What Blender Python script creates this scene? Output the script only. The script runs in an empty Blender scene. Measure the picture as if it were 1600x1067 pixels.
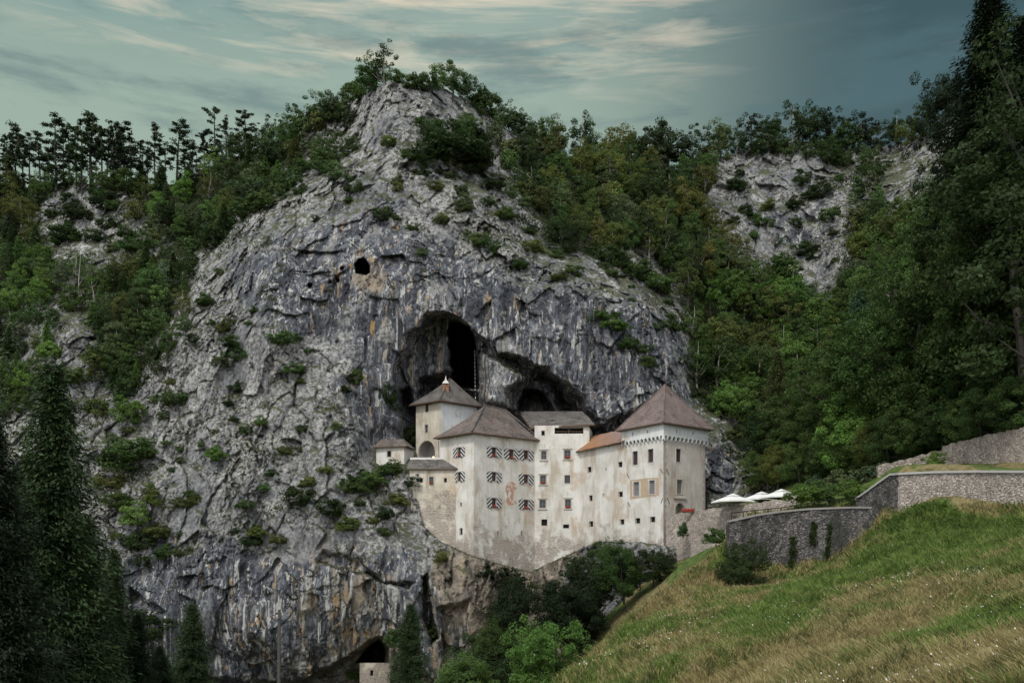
import bpy, bmesh, math, random
import numpy as np
from mathutils import Vector
from mathutils.geometry import tessellate_polygon
R = math.radians
random.seed(7)
SC = bpy.context.scene
COL = SC.collection

# ------------------------------------------------------------------ camera
F = 1386.0          # focal length in photo pixels (1600 wide)
HZ = 860.0          # row of the horizon in the photo
cam = bpy.data.cameras.new('camera')
camo = bpy.data.objects.new('camera', cam); COL.objects.link(camo)
cam.sensor_width = 36; cam.lens = F/1600*36
cam.shift_y = (HZ-533.5)/1600
cam.clip_start = .1; cam.clip_end = 3000
camo.location = (0, 0, 0); camo.rotation_euler = (R(90), 0, 0)
SC.camera = camo

# ------------------------------------------------------------------ world and sun
SUN_EL, SUN_AZ = R(52), R(205)      # azimuth measured from +Y towards +X: behind the camera, to its left
wd = bpy.data.worlds.new('World'); SC.world = wd; wd.use_nodes = True
def build_world():
    nt = wd.node_tree; nd = nt.nodes; ln = nt.links
    for n in list(nd): nd.remove(n)
    out = nd.new('ShaderNodeOutputWorld')
    def bg(col, s):
        b = nd.new('ShaderNodeBackground'); b.inputs[1].default_value = s
        ln.new(col, b.inputs[0]); return b.outputs[0]
    def math_(op, a, b=None, c=None, clamp=False):
        m = nd.new('ShaderNodeMath'); m.operation = op; m.use_clamp = clamp
        for i, v in enumerate((a, b, c)):
            if v is None: continue
            if isinstance(v, (int, float)): m.inputs[i].default_value = v
            else: ln.new(v, m.inputs[i])
        return m.outputs[0]
    def sstep(v, a, b):
        m = nd.new('ShaderNodeMapRange'); m.interpolation_type = 'SMOOTHSTEP'
        ln.new(v, m.inputs[0]); m.inputs[1].default_value = a; m.inputs[2].default_value = b
        return m.outputs[0]
    def mix(f, a, b):
        m = nd.new('ShaderNodeMix'); m.data_type = 'RGBA'
        if isinstance(f, float): m.inputs[0].default_value = f
        else: ln.new(f, m.inputs[0])
        for i, v in ((6, a), (7, b)):
            if isinstance(v, tuple): m.inputs[i].default_value = v+(1,)
            else: ln.new(v, m.inputs[i])
        return m.outputs[2]
    sky = nd.new('ShaderNodeTexSky'); sky.sky_type = 'NISHITA'; sky.sun_disc = False
    sky.sun_elevation = SUN_EL; sky.sun_rotation = SUN_AZ
    tc = nd.new('ShaderNodeTexCoord'); sp = nd.new('ShaderNodeSeparateXYZ')
    ln.new(tc.outputs['Generated'], sp.inputs[0])
    x, y, z = sp.outputs
    # the overcast: teal to the left, pale in front, slate to the right, bright behind the camera
    c1 = mix(sstep(x, -.50, -.05), (.095, .205, .21), (.235, .310, .275))
    c2 = mix(sstep(x, .02, .36), c1, (.023, .052, .060))
    low = mix(sstep(z, .58, .40), c2, mix(sstep(x, .0, .36), (.27, .345, .28), (.045, .082, .082)))
    # long thin clouds
    mp = nd.new('ShaderNodeMapping'); mp.inputs['Scale'].default_value = (2.4, 2.4, 21.0)
    mp.inputs['Rotation'].default_value = (0, R(-5), 0); mp.inputs['Location'].default_value = (5.1, 0, 2.2)
    ln.new(tc.outputs['Generated'], mp.inputs[0])
    n = nd.new('ShaderNodeTexNoise'); n.inputs['Scale'].default_value = 2.3; n.inputs['Detail'].default_value = 10
    n.inputs['Roughness'].default_value = .62; n.inputs['Distortion'].default_value = .5
    ln.new(mp.outputs[0], n.inputs[0])
    zone = math_('MULTIPLY', sstep(z, .43, .49), math_('MULTIPLY', sstep(x, -.50, -.30), sstep(x, .27, .15)))
    thr = math_('SUBTRACT', .60, math_('MULTIPLY', zone, .19))
    cl = math_('MULTIPLY', math_('SUBTRACT', n.outputs[0], thr), 5.2, clamp=True)
    cl = math_('MULTIPLY', cl, math_('MULTIPLY_ADD', zone, .80, .12))
    cc = mix(sstep(x, .0, .3), (.56, .51, .385), (.30, .30, .25))
    front = mix(cl, low, cc)
    # darker wisps
    mp2 = nd.new('ShaderNodeMapping'); mp2.inputs['Scale'].default_value = (1.5, 1.5, 8); mp2.inputs['Location'].default_value = (8, 1, 4)
    ln.new(tc.outputs['Generated'], mp2.inputs[0])
    n2 = nd.new('ShaderNodeTexNoise'); n2.inputs['Scale'].default_value = 2.6; n2.inputs['Detail'].default_value = 9; n2.inputs['Roughness'].default_value = .62
    ln.new(mp2.outputs[0], n2.inputs[0])
    dk = math_('MULTIPLY', sstep(n2.outputs[0], .47, .64), .55)
    front = mix(dk, front, (.065, .12, .125))
    back = mix(sstep(y, .62, -.15), front, (.95, .98, 1.02))
    top = mix(sstep(z, .66, .95), back, (.62, .70, .74))
    a = bg(sky.outputs[0], .06); b = bg(top, 1.0)
    ms = nd.new('ShaderNodeMixShader'); ms.inputs[0].default_value = .86
    ln.new(a, ms.inputs[1]); ln.new(b, ms.inputs[2]); ln.new(ms.outputs[0], out.inputs[0])
build_world()
sun = bpy.data.lights.new('sun', 'SUN'); sun.energy = 1.5; sun.angle = R(10); sun.color = (1, .97, .91)
so = bpy.data.objects.new('sun', sun); COL.objects.link(so)
sd = Vector((math.sin(SUN_AZ)*math.cos(SUN_EL), math.cos(SUN_AZ)*math.cos(SUN_EL), math.sin(SUN_EL)))
so.rotation_euler = sd.to_track_quat('Z', 'Y').to_euler()
vs = SC.view_settings; vs.view_transform = 'Standard'; vs.look = 'None'; vs.gamma = 1; vs.exposure = 0.5
SC.cycles.max_bounces = 5; SC.cycles.diffuse_bounces = 3; SC.cycles.transmission_bounces = 3

# ------------------------------------------------------------------ helpers
def W(px, py, D): return Vector(((px-800)/F*D, D, (HZ-py)/F*D))
def zp(py, Y): return (HZ-py)/F*Y
def xp(px, Y): return (px-800)/F*Y

def tag(o, label=None, cat=None, group=None, kind=None):
    if label: o['label'] = label
    if cat: o['category'] = cat
    if group: o['group'] = group
    if kind: o['kind'] = kind
    return o
def empty(name, loc=(0, 0, 0), rz=0):
    o = bpy.data.objects.new(name, None); COL.objects.link(o); o.location = loc; o.rotation_euler = (0, 0, rz)
    o.empty_display_size = .5
    return o
class MB:
    """collects vertices and faces, then links them as one mesh object"""
    def __init__(s): s.v = []; s.f = []; s.m = []
    def add(s, vs, fs, mi=0):
        b = len(s.v); s.v += [tuple(v) for v in vs]; s.f += [tuple(b+i for i in f) for f in fs]; s.m += [mi]*len(fs)
    def box(s, x0, x1, y0, y1, z0, z1, mi=0):
        s.add([(x0,y0,z0),(x1,y0,z0),(x1,y1,z0),(x0,y1,z0),(x0,y0,z1),(x1,y0,z1),(x1,y1,z1),(x0,y1,z1)],
              [(0,3,2,1),(4,5,6,7),(0,1,5,4),(1,2,6,5),(2,3,7,6),(3,0,4,7)], mi)
    def prism(s, poly, y0, y1, mi=0):
        """polygon in x,z extruded in y"""
        n = len(poly)
        vs = [(x, y0, z) for x, z in poly]+[(x, y1, z) for x, z in poly]
        fs = [tuple(range(n)), tuple(range(2*n-1, n-1, -1))]+[(i, i+n, (i+1) % n+n, (i+1) % n) for i in range(n)]
        s.add(vs, fs, mi)
    def tube(s, pts, rad, n=6, mi=0, cap=True):
        pts = [Vector(p) for p in pts]; rings = []
        b = len(s.v)
        for i, p in enumerate(pts):
            d = (pts[min(i+1, len(pts)-1)]-pts[max(i-1, 0)])
            if d.length < 1e-6: d = Vector((0, 0, 1))
            d.normalize(); a = d.orthogonal().normalized() if abs(d.z) < .9 else Vector((1, 0, 0))
            a = (a-d*a.dot(d)).normalized(); c = d.cross(a)
            r = rad[i] if isinstance(rad, (list, tuple)) else rad
            for k in range(n):
                t = 2*math.pi*k/n; s.v.append(tuple(p+a*(r*math.cos(t))+c*(r*math.sin(t))))
        for i in range(len(pts)-1):
            for k in range(n):
                s.f.append((b+i*n+k, b+i*n+(k+1) % n, b+(i+1)*n+(k+1) % n, b+(i+1)*n+k)); s.m.append(mi)
        if cap:
            s.f.append(tuple(b+k for k in range(n))[::-1]); s.m.append(mi)
            e = b+(len(pts)-1)*n; s.f.append(tuple(e+k for k in range(n))); s.m.append(mi)
    def mesh(s, name, mats):
        me = bpy.data.meshes.new(name); me.from_pydata(s.v, [], s.f)
        for m in (mats if isinstance(mats, (list, tuple)) else [mats]): me.materials.append(m)
        if any(s.m): me.polygons.foreach_set('material_index', s.m)
        me.update(); return me
    def build(s, name, mats, parent=None, smooth=False):
        me = s.mesh(name, mats)
        if smooth: me.polygons.foreach_set('use_smooth', [True]*len(me.polygons))
        return link(name, me, parent)
def link(name, me, parent=None):
    o = bpy.data.objects.new(name, me); COL.objects.link(o)
    if parent: o.parent = parent
    return o
def np_mesh(name, verts, faces, mats, smooth=False, attrs=None, fattrs=None):
    """verts (n,3) and faces (m,k) numpy arrays"""
    me = bpy.data.meshes.new(name); n = len(verts); m, k = faces.shape
    me.vertices.add(n); me.vertices.foreach_set('co', np.ascontiguousarray(verts, dtype=np.float32).ravel())
    me.loops.add(m*k); me.loops.foreach_set('vertex_index', faces.astype(np.int32).ravel())
    me.polygons.add(m); me.polygons.foreach_set('loop_start', np.arange(0, m*k, k, dtype=np.int32))
    me.polygons.foreach_set('loop_total', np.full(m, k, dtype=np.int32))
    if smooth: me.polygons.foreach_set('use_smooth', np.ones(m, dtype=bool))
    for d, dom in ((attrs, 'POINT'), (fattrs, 'FACE')):
        for an, arr in (d or {}).items():
            if arr.ndim == 2:
                a = me.attributes.new(an, 'FLOAT_COLOR', dom)
                a.data.foreach_set('color', np.ascontiguousarray(arr, dtype=np.float32).ravel())
            else:
                a = me.attributes.new(an, 'FLOAT', dom); a.data.foreach_set('value', arr.astype(np.float32))
    for mt in (mats if isinstance(mats, (list, tuple)) else [mats]): me.materials.append(mt)
    me.update(calc_edges=True); return me

# ------------------------------------------------------------------ numpy noise
def _h(a, b, c, seed):
    h = (a*np.uint32(374761393)) ^ (b*np.uint32(668265263)) ^ (c*np.uint32(2246822519)) ^ np.uint32((seed*3266489917) & 0xffffffff)
    h = (h ^ (h >> np.uint32(15)))*np.uint32(2246822519); h = (h ^ (h >> np.uint32(13)))*np.uint32(3266489917)
    return h ^ (h >> np.uint32(16))
def _u(a): return a.astype(np.int64).astype(np.uint32)
def vnoise(x, y, z, seed=0):
    xf = np.floor(x); yf = np.floor(y); zf = np.floor(z)
    tx = x-xf; ty = y-yf; tz = z-zf
    tx = tx*tx*tx*(tx*(tx*6-15)+10); ty = ty*ty*ty*(ty*(ty*6-15)+10); tz = tz*tz*tz*(tz*(tz*6-15)+10)
    X = _u(xf); Y = _u(yf); Z = _u(zf); o = np.uint32(1); r = 0
    for i in (0, 1):
        for j in (0, 1):
            for k in (0, 1):
                h = _h(X+o*np.uint32(i), Y+o*np.uint32(j), Z+o*np.uint32(k), seed).astype(np.float32)/4294967295.0
                r = r+h*((tx if i else 1-tx)*(ty if j else 1-ty)*(tz if k else 1-tz))
    return r*2-1
def fbm(x, y, z, oct=4, seed=0, rough=.5):
    r = 0; a = 1; t = 0
    for i in range(oct):
        r = r+a*vnoise(x, y, z, seed+i*17); t += a; a *= rough; x = x*2.03+5.1; y = y*2.03+1.7; z = z*2.03+9.2
    return r/t
def worley(x, y, z, seed=0):
    xf = np.floor(x); yf = np.floor(y); zf = np.floor(z); X = _u(xf); Y = _u(yf); Z = _u(zf)
    f1 = np.full(x.shape, 9., np.float32); f2 = f1.copy(); idv = np.zeros(x.shape, np.float32); fac = idv.copy()
    for i in (-1, 0, 1):
        for j in (-1, 0, 1):
            for k in (-1, 0, 1):
                a = X+np.uint32(i & 0xffffffff); b = Y+np.uint32(j & 0xffffffff); c = Z+np.uint32(k & 0xffffffff)
                h = _h(a, b, c, seed)
                px = (h & np.uint32(1023)).astype(np.float32)/1023; py = ((h >> np.uint32(10)) & np.uint32(1023)).astype(np.float32)/1023
                pz = ((h >> np.uint32(20)) & np.uint32(1023)).astype(np.float32)/1023
                d = np.sqrt((xf+i+px-x)**2+(yf+j+py-y)**2+(zf+k+pz-z)**2)
                n = d < f1
                f2 = np.where(n, f1, np.minimum(f2, d)); f1 = np.where(n, d, f1); q = (px*7.3+py*3.1+pz*5.7) % 1.0; idv = np.where(n, q, idv)
                fac = np.where(n, (x-xf-i-px)*((q*13.7) % 1-.5)*2+(z-zf-k-pz)*(((q*29.3) % 1)-.5)*1.7, fac)
    return f1, f2, idv, fac
def sst(v, a, b):
    t = np.clip((v-a)/(b-a), 0, 1); return t*t*(3-2*t)
def rbf(cp, smooth=0.):
    cp = np.array(cp, float); P = cp[:, :2]; V = cp[:, 2:]; n = len(P)
    K = -np.sqrt(((P[:, None]-P[None])**2).sum(-1)+smooth**2)
    A = np.zeros((n+1, n+1)); A[:n, :n] = K; A[:n, n] = 1; A[n, :n] = 1
    w = np.linalg.solve(A, np.vstack([V, np.zeros((1, V.shape[1]))]))
    def f(x, y):
        s = x.shape; x = x.ravel(); y = y.ravel(); out = np.tile(w[n], (len(x), 1))
        for i in range(n):
            out -= np.sqrt((x-P[i, 0])**2+(y-P[i, 1])**2+smooth**2)[:, None]*w[i]
        return out.reshape(s+(V.shape[1],))
    return f
def sdf(poly, x, y):
    """signed distance, positive inside"""
    d = np.full(x.shape, 1e9); ins = np.zeros(x.shape, bool); n = len(poly)
    for i in range(n):
        ax, ay = poly[i]; bx, by = poly[(i+1) % n]; ex, ey = bx-ax, by-ay
        t = np.clip(((x-ax)*ex+(y-ay)*ey)/(ex*ex+ey*ey+1e-9), 0, 1)
        d = np.minimum(d, np.hypot(x-ax-t*ex, y-ay-t*ey))
        c = ((ay > y) != (by > y)) & (x < (bx-ax)*(y-ay)/((by-ay) if by != ay else 1e-9)+ax)
        ins ^= c
    return np.where(ins, d, -d)
def inpoly(poly, x, y):
    c = False; n = len(poly)
    for i in range(n):
        ax, ay = poly[i]; bx, by = poly[(i+1) % n]
        if (ay > y) != (by > y) and x < (bx-ax)*(y-ay)/(by-ay)+ax: c = not c
    return c

# ------------------------------------------------------------------ material helpers
class NT:
    def __init__(s, name):
        s.mat = bpy.data.materials.new(name); s.mat.use_nodes = True; s.t = s.mat.node_tree; s.n = s.t.nodes; s.l = s.t.links
        s.b = s.n['Principled BSDF']; s.b.inputs['Roughness'].default_value = .85
        s.b.inputs['Specular IOR Level'].default_value = .25
        s.out = s.n['Material Output']
    def new(s, k, **kw):
        n = s.n.new(k)
        for a, v in kw.items(): setattr(n, a, v)
        return n
    def put(s, sock, v):
        if isinstance(v, bpy.types.NodeSocket): s.l.new(v, sock)
        elif isinstance(v, tuple) and len(v) == 3 and sock.type == 'RGBA': sock.default_value = v+(1,)
        else: sock.default_value = v
    def pos(s, obj=False):
        if obj: return s.new('ShaderNodeTexCoord').outputs['Object']
        return s.new('ShaderNodeNewGeometry').outputs['Position']
    def map(s, v, scale=(1, 1, 1), loc=(0, 0, 0), rot=(0, 0, 0)):
        m = s.new('ShaderNodeMapping'); s.put(m.inputs[0], v); m.inputs['Scale'].default_value = scale
        m.inputs['Location'].default_value = loc; m.inputs['Rotation'].default_value = rot; return m.outputs[0]
    def noise(s, v, scale=1., detail=5, rough=.55, dist=0.):
        n = s.new('ShaderNodeTexNoise'); s.put(n.inputs['Vector'], v); n.inputs['Scale'].default_value = scale
        n.inputs['Detail'].default_value = detail; n.inputs['Roughness'].default_value = rough; n.inputs['Distortion'].default_value = dist
        return n.outputs[0]
    def vor(s, v, scale=1., feat='F1', out=0):
        n = s.new('ShaderNodeTexVoronoi'); n.feature = feat; s.put(n.inputs['Vector'], v); n.inputs['Scale'].default_value = scale
        return n.outputs[out]
    def m(s, op, a, b=None, c=None, clamp=False):
        n = s.new('ShaderNodeMath', operation=op, use_clamp=clamp)
        for i, v in enumerate((a, b, c)):
            if v is not None: s.put(n.inputs[i], v)
        return n.outputs[0]
    def ss(s, v, a, b, lo=0., hi=1.):
        n = s.new('ShaderNodeMapRange', interpolation_type='SMOOTHSTEP'); s.put(n.inputs[0], v)
        n.inputs[1].default_value = a; n.inputs[2].default_value = b; n.inputs[3].default_value = lo; n.inputs[4].default_value = hi
        return n.outputs[0]
    def mix(s, f, a, b, mode='MIX'):
        n = s.new('ShaderNodeMix', data_type='RGBA', blend_type=mode)
        s.put(n.inputs[0], f); s.put(n.inputs[6], a); s.put(n.inputs[7], b); return n.outputs[2]
    def ramp(s, f, stops):
        n = s.new('ShaderNodeValToRGB'); s.put(n.inputs[0], f); e = n.color_ramp.elements
        while len(e) < len(stops): e.new(.5)
        for i, (p, c) in enumerate(stops): e[i].position = p; e[i].color = c+(1,) if len(c) == 3 else c
        return n.outputs[0]
    def attr(s, name, out=0): 
        n = s.new('ShaderNodeAttribute'); n.attribute_name = name; return n.outputs[out]
    def sep(s, v):
        n = s.new('ShaderNodeSeparateXYZ'); s.put(n.inputs[0], v); return n.outputs
    def comb(s, x, y, z):
        n = s.new('ShaderNodeCombineXYZ'); s.put(n.inputs[0], x); s.put(n.inputs[1], y); s.put(n.inputs[2], z); return n.outputs[0]
    def bump(s, h, dist=.1, strength=1., prev=None):
        n = s.new('ShaderNodeBump'); s.put(n.inputs['Height'], h); n.inputs['Distance'].default_value = dist
        n.inputs['Strength'].default_value = strength
        if prev is not None: s.put(n.inputs['Normal'], prev)
        return n.outputs[0]
    def done(s, col=None, rough=None, nrm=None):
        if col is not None: s.put(s.b.inputs['Base Color'], col)
        if rough is not None: s.put(s.b.inputs['Roughness'], rough)
        if nrm is not None: s.put(s.b.inputs['Normal'], nrm)
        return s.mat
def simple(name, col, rough=.8, var=.25, scale=3., bump=.01):
    t = NT(name); p = t.pos(True); n = t.noise(p, scale, 4)
    c = t.mix(n, tuple(c*(1-var) for c in col), tuple(min(1, c*(1+var)) for c in col))
    return t.done(c, rough, t.bump(n, bump))

# ------------------------------------------------------------------ materials of the setting
def mat_rock():
    t = NT('limestone'); P = t.pos(); N = t.sep(t.new('ShaderNodeNewGeometry').outputs['Normal'])
    z = t.attr('zone', 0); zs = t.new('ShaderNodeSeparateColor'); t.put(zs.inputs[0], z)
    rough, soil, tan = zs.outputs[0], zs.outputs[1], zs.outputs[2]
    crack = t.attr('crack', 2)
    # pale broken rock
    n1 = t.noise(P, .28, 8, .62); n2 = t.noise(P, 2.2, 6, .65); n3 = t.noise(t.map(P, (1, 1, .35)), .9, 5, .6)
    pale = t.ramp(n1, [(.32, (.23, .23, .245)), (.43, (.38, .375, .37)), (.55, (.56, .55, .525)), (.66, (.64, .625, .59)), (.78, (.48, .44, .385))])
    n4 = t.noise(P, 1.15, 9, .78)
    pale = t.mix(t.ss(n2, .40, .60), t.mix(.6, pale, (.10, .10, .105)), pale)
    pale = t.mix(t.ss(n4, .49, .43), pale, t.mix(.8, pale, (.06, .06, .06)))
    pale = t.mix(t.m('MULTIPLY', t.ss(n4, .54, .60), .6), pale, (.56, .545, .52))
    pale = t.mix(t.m('MULTIPLY', t.ss(n3, .54, .68), .5), pale, (.25, .22, .18))
    pale = t.mix(t.m('MULTIPLY', t.ss(t.noise(t.map(P, (1, 1, .6)), .07, 6, .66), .47, .58), .55), pale, (.17, .175, .19))
    # blue grey water-streaked rock
    wv = t.mix(.5, P, t.mix(1., P, P))
    d = t.noise(P, .12, 4)
    Pw = t.new('ShaderNodeVectorMath', operation='MULTIPLY_ADD'); t.put(Pw.inputs[0], t.comb(d, d, 0.)); Pw.inputs[1].default_value = (9, 9, 0); t.put(Pw.inputs[2], P)
    s1 = t.noise(t.map(Pw.outputs[0], (.85, .85, .05)), 1.0, 8, .74)
    s2 = t.noise(t.map(Pw.outputs[0], (2.4, 2.4, .14), (4, 4, 2)), 1.0, 7, .75)
    s3 = t.noise(t.map(Pw.outputs[0], (.22, .22, .02), (14, 7, 2)), 1.0, 5, .6)
    blue = t.ramp(s1, [(.36, (.028, .031, .039)), (.45, (.078, .083, .10)), (.52, (.15, .16, .185)), (.58, (.26, .265, .285)), (.65, (.56, .55, .51))])
    blue = t.mix(t.ss(s2, .50, .42), blue, t.mix(.65, blue, (.045, .048, .058)))
    blue = t.mix(t.ss(n4, .48, .42), blue, t.mix(.6, blue, (.04, .04, .045)))
    blue = t.mix(t.m('MULTIPLY', t.ss(s2, .62, .72), .6), blue, (.42, .41, .39))
    blue = t.mix(t.m('MULTIPLY', t.ss(s3, .46, .40), .6), blue, (.045, .047, .055))
    blue = t.mix(t.m('MULTIPLY', t.ss(s3, .57, .64), .5), blue, (.40, .385, .35))
    blue = t.mix(t.m('MULTIPLY', t.ss(n1, .55, .75), .5), blue, (.34, .33, .31))
    # tan stained rock
    tn = t.noise(t.map(P, (1, 1, .28), (3, 3, 3)), .55, 6, .65)
    tanc = t.ramp(tn, [(.35, (.10, .09, .08)), (.48, (.27, .23, .185)), (.6, (.40, .34, .27)), (.72, (.45, .30, .14))])
    ost = t.noise(t.map(P, (.75, .75, .035), (21, 3, 5)), 1.0, 6, .72)
    oc = t.ramp(t.noise(P, .3, 4), [(.4, (.42, .26, .10)), (.6, (.40, .36, .30))])
    blue = t.mix(t.m('MULTIPLY', t.ss(t.m('ADD', ost, t.m('MULTIPLY', tan, .14)), .60, .64), .9), blue, oc)
    blue = t.mix(t.m('MULTIPLY', t.ss(t.m('ADD', t.noise(t.map(P, (.9, .9, .03), (2, 33, 5)), 1.0, 5, .72), t.m('MULTIPLY', tan, .07)), .57, .61), .85), blue, (.60, .59, .56))
    blue = t.mix(t.m('MULTIPLY', t.ss(t.noise(t.map(P, (.7, .7, .03), (5, 13, 25)), 1.0, 5, .72), .585, .63), .85), blue, (.022, .022, .026))
    rm = t.m('ADD', rough, t.m('MULTIPLY', t.m('SUBTRACT', t.noise(P, .11, 7, .68), .5), 2.1))
    col = t.mix(t.ss(rm, .38, .58), blue, pale)
    tm = t.m('ADD', tan, t.m('MULTIPLY', t.m('SUBTRACT', t.noise(t.map(P, (1, 1, .4), (9, 0, 0)), .22, 5, .65), .5), 1.5))
    col = t.mix(t.ss(tm, .42, .62), col, tanc)
    # darker colour along the cracks and block joints
    col = t.mix(t.m('MULTIPLY', crack, .75, clamp=True), col, (.035, .035, .032))
    # moss, grass and soil on ledges
    g = t.noise(P, .35, 6, .65); up = t.m('ADD', N[2], t.m('MULTIPLY', t.m('SUBTRACT', g, .5), 1.6))
    mossc = t.ramp(t.noise(P, .7, 6, .7), [(.3, (.022, .032, .012)), (.5, (.060, .072, .024)), (.64, (.10, .10, .036)), (.76, (.15, .11, .05))])
    mm = t.m('MULTIPLY', t.ss(up, .50, .78), t.ss(rm, .25, .55))
    col = t.mix(t.m('MULTIPLY', mm, .85), col, mossc)
    sm = t.m('ADD', soil, t.m('MULTIPLY', t.m('SUBTRACT', t.noise(P, .16, 7, .65), .5), 1.5))
    sc = t.ramp(t.noise(P, .9, 6, .7), [(.3, (.010, .014, .007)), (.5, (.028, .038, .014)), (.7, (.055, .065, .022))])
    col = t.mix(t.ss(sm, .45, .62), col, sc)
    h = t.m('ADD', t.m('MULTIPLY', n2, .5), t.m('MULTIPLY', t.noise(P, 5., 5, .7), .35))
    nr = t.bump(t.m('ADD', h, t.m('MULTIPLY', n4, .9)), .6, 1.)
    return t.done(col, .92, nr)
ROCK = mat_rock()

def leaf_mat(name, base, tint2, trans=.35, varsc=1.):
    """leaves: the object's colour times a leaf-to-leaf variation"""
    t = NT(name); oi = t.new('ShaderNodeObjectInfo'); g = t.new('ShaderNodeNewGeometry')
    ri = g.outputs['Random Per Island']
    P = t.pos(True); n = t.noise(P, .45*varsc, 4)
    c = t.mix(t.m('MULTIPLY', ri, .9), base, tint2)
    c = t.mix(t.ss(n, .35, .65), t.mix(.35, c, tuple(x*.45 for x in base)), c)
    c = t.mix(1., c, oi.outputs['Color'], 'MULTIPLY')
    t.b.inputs['Roughness'].default_value = .6; t.b.inputs['Specular IOR Level'].default_value = .15
    t.put(t.b.inputs['Base Color'], c)
    tr = t.new('ShaderNodeBsdfTranslucent'); t.put(tr.inputs[0], c)
    ms = t.new('ShaderNodeMixShader'); ms.inputs[0].default_value = trans
    t.l.new(t.b.outputs[0], ms.inputs[1]); t.l.new(tr.outputs[0], ms.inputs[2]); t.l.new(ms.outputs[0], t.out.inputs[0])
    return t.mat
LEAF = leaf_mat('leaves', (.60, .68, .42), (1.15, 1.25, .95))
NEEDLE = leaf_mat('needles', (.60, .70, .60), (1.1, 1.15, .95), .15)
def mat_bark(name, a, b):
    t = NT(name); P = t.pos(True); n = t.noise(t.map(P, (6, 6, 1)), 2., 5, .7)
    return t.done(t.mix(n, a, b), .9, t.bump(n, .03))
BARK = mat_bark('bark', (.035, .03, .025), (.10, .09, .078)); BARKP = mat_bark('pale_bark', (.22, .20, .18), (.42, .38, .34))

# ------------------------------------------------------------------ the cliff and the wooded hillsides
SIL = [(-400,300),(0,292),(100,287),(200,290),(260,292),(330,268),(380,240),(420,225),(470,205),(520,190),(552,165),(575,140),(600,128),(640,134),
       (700,140),(745,158),(775,185),(800,208),(860,240),(950,256),(1050,262),(1110,250),(1160,232),(1210,224),(1260,222),(1320,232),(1380,236),(1440,220),
       (1480,190),(1520,150),(1560,120),(1620,90),(2000,60)]
DEP = [(-300,300,270),(-300,700,190),(-300,1067,165),(-300,1300,165),
 (0,300,262),(0,450,228),(0,600,196),(0,800,166),(0,1067,152),(150,295,252),(150,400,232),(110,520,196),(110,600,186),(200,450,216),(200,600,188),(200,750,175),(200,900,166),(200,1067,160),
 (300,280,250),(310,350,224),(330,450,194),(300,520,184),(300,600,179),(300,750,170),(300,900,161),(400,300,215),(400,400,187),(400,520,177),(400,600,174),(400,700,167),(400,800,163),(400,880,158.5),(400,1000,157),(350,1030,162),(420,1120,168),
 (420,225,246),(500,200,232),(500,330,192),(500,420,183),(520,520,178),(500,650,169),(500,750,165),(500,850,158),(480,940,156),(480,1000,157),(500,1150,168),
 (560,165,222),(560,300,193),(566,415,181),(560,500,178),(590,600,177),(560,700,169),(590,760,167),(560,800,162),(580,880,158),(600,1000,161),(590,1120,166),
 (600,130,214),(600,220,204),(650,142,212),(650,300,193),(650,380,184),(660,450,180),(700,150,218),(700,250,201),(720,330,190),(720,420,183),(690,480,179.5),
 (760,180,224),(800,300,202),(800,360,191),(800,420,184),(800,480,179),(860,440,183),(900,350,210),(900,420,187),(900,480,180),(900,560,178),(950,600,177.5),(950,470,184),
 (1000,400,208),(1000,480,184),(1000,600,177),(1050,420,214),(1060,500,190),(1070,560,186),(1075,640,181),(1120,690,173),(1140,770,168),(1170,720,173),(1200,690,184),(1250,600,193),
 (900,300,226),(900,250,250),(1000,300,232),(1000,262,252),(1100,300,238),(1100,420,214),(1110,520,202),(1200,225,252),(1180,300,241),(1200,400,229),(1240,440,224),(1200,550,204),(1260,240,246),(1300,300,236),(1290,440,220),
 (1300,600,184),(1350,690,150),(1400,230,250),(1380,300,226),(1450,300,205),(1450,500,178),(1450,640,134),(1560,120,230),(1600,250,196),(1600,400,160),(1600,560,122),(1600,645,104),(1900,300,170),(1900,640,90),(1900,1000,90),
 (1480,672,122),(1400,700,130),(1320,735,138),(1240,765,146),(1170,790,155),(1130,810,158),(1240,900,146),(1400,900,128),(1600,900,104),
 # rock that carries the castle
 (588,690,177),(610,685,178),(632,690,179),(590,722,172),(628,722,171),(612,735,169),(636,745,168),(640,795,167),(655,825,164),(690,850,161),(735,874,158.5),(800,896,162),(830,902,164.5),(870,885,167),(905,866,169),(935,852,164),(1000,852,153),(1045,866,147.5),(1085,870,150),
 (650,900,158),(700,950,156),(760,930,158),(760,1000,159),(700,1060,158),(830,980,163),(900,940,166),(980,920,160),(1050,930,155),(650,1060,161),(760,1150,160),(900,1150,160),(1100,1150,158),
 (600,1300,168),(0,1300,160),(1000,1300,160),(1900,1300,100)]
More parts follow.
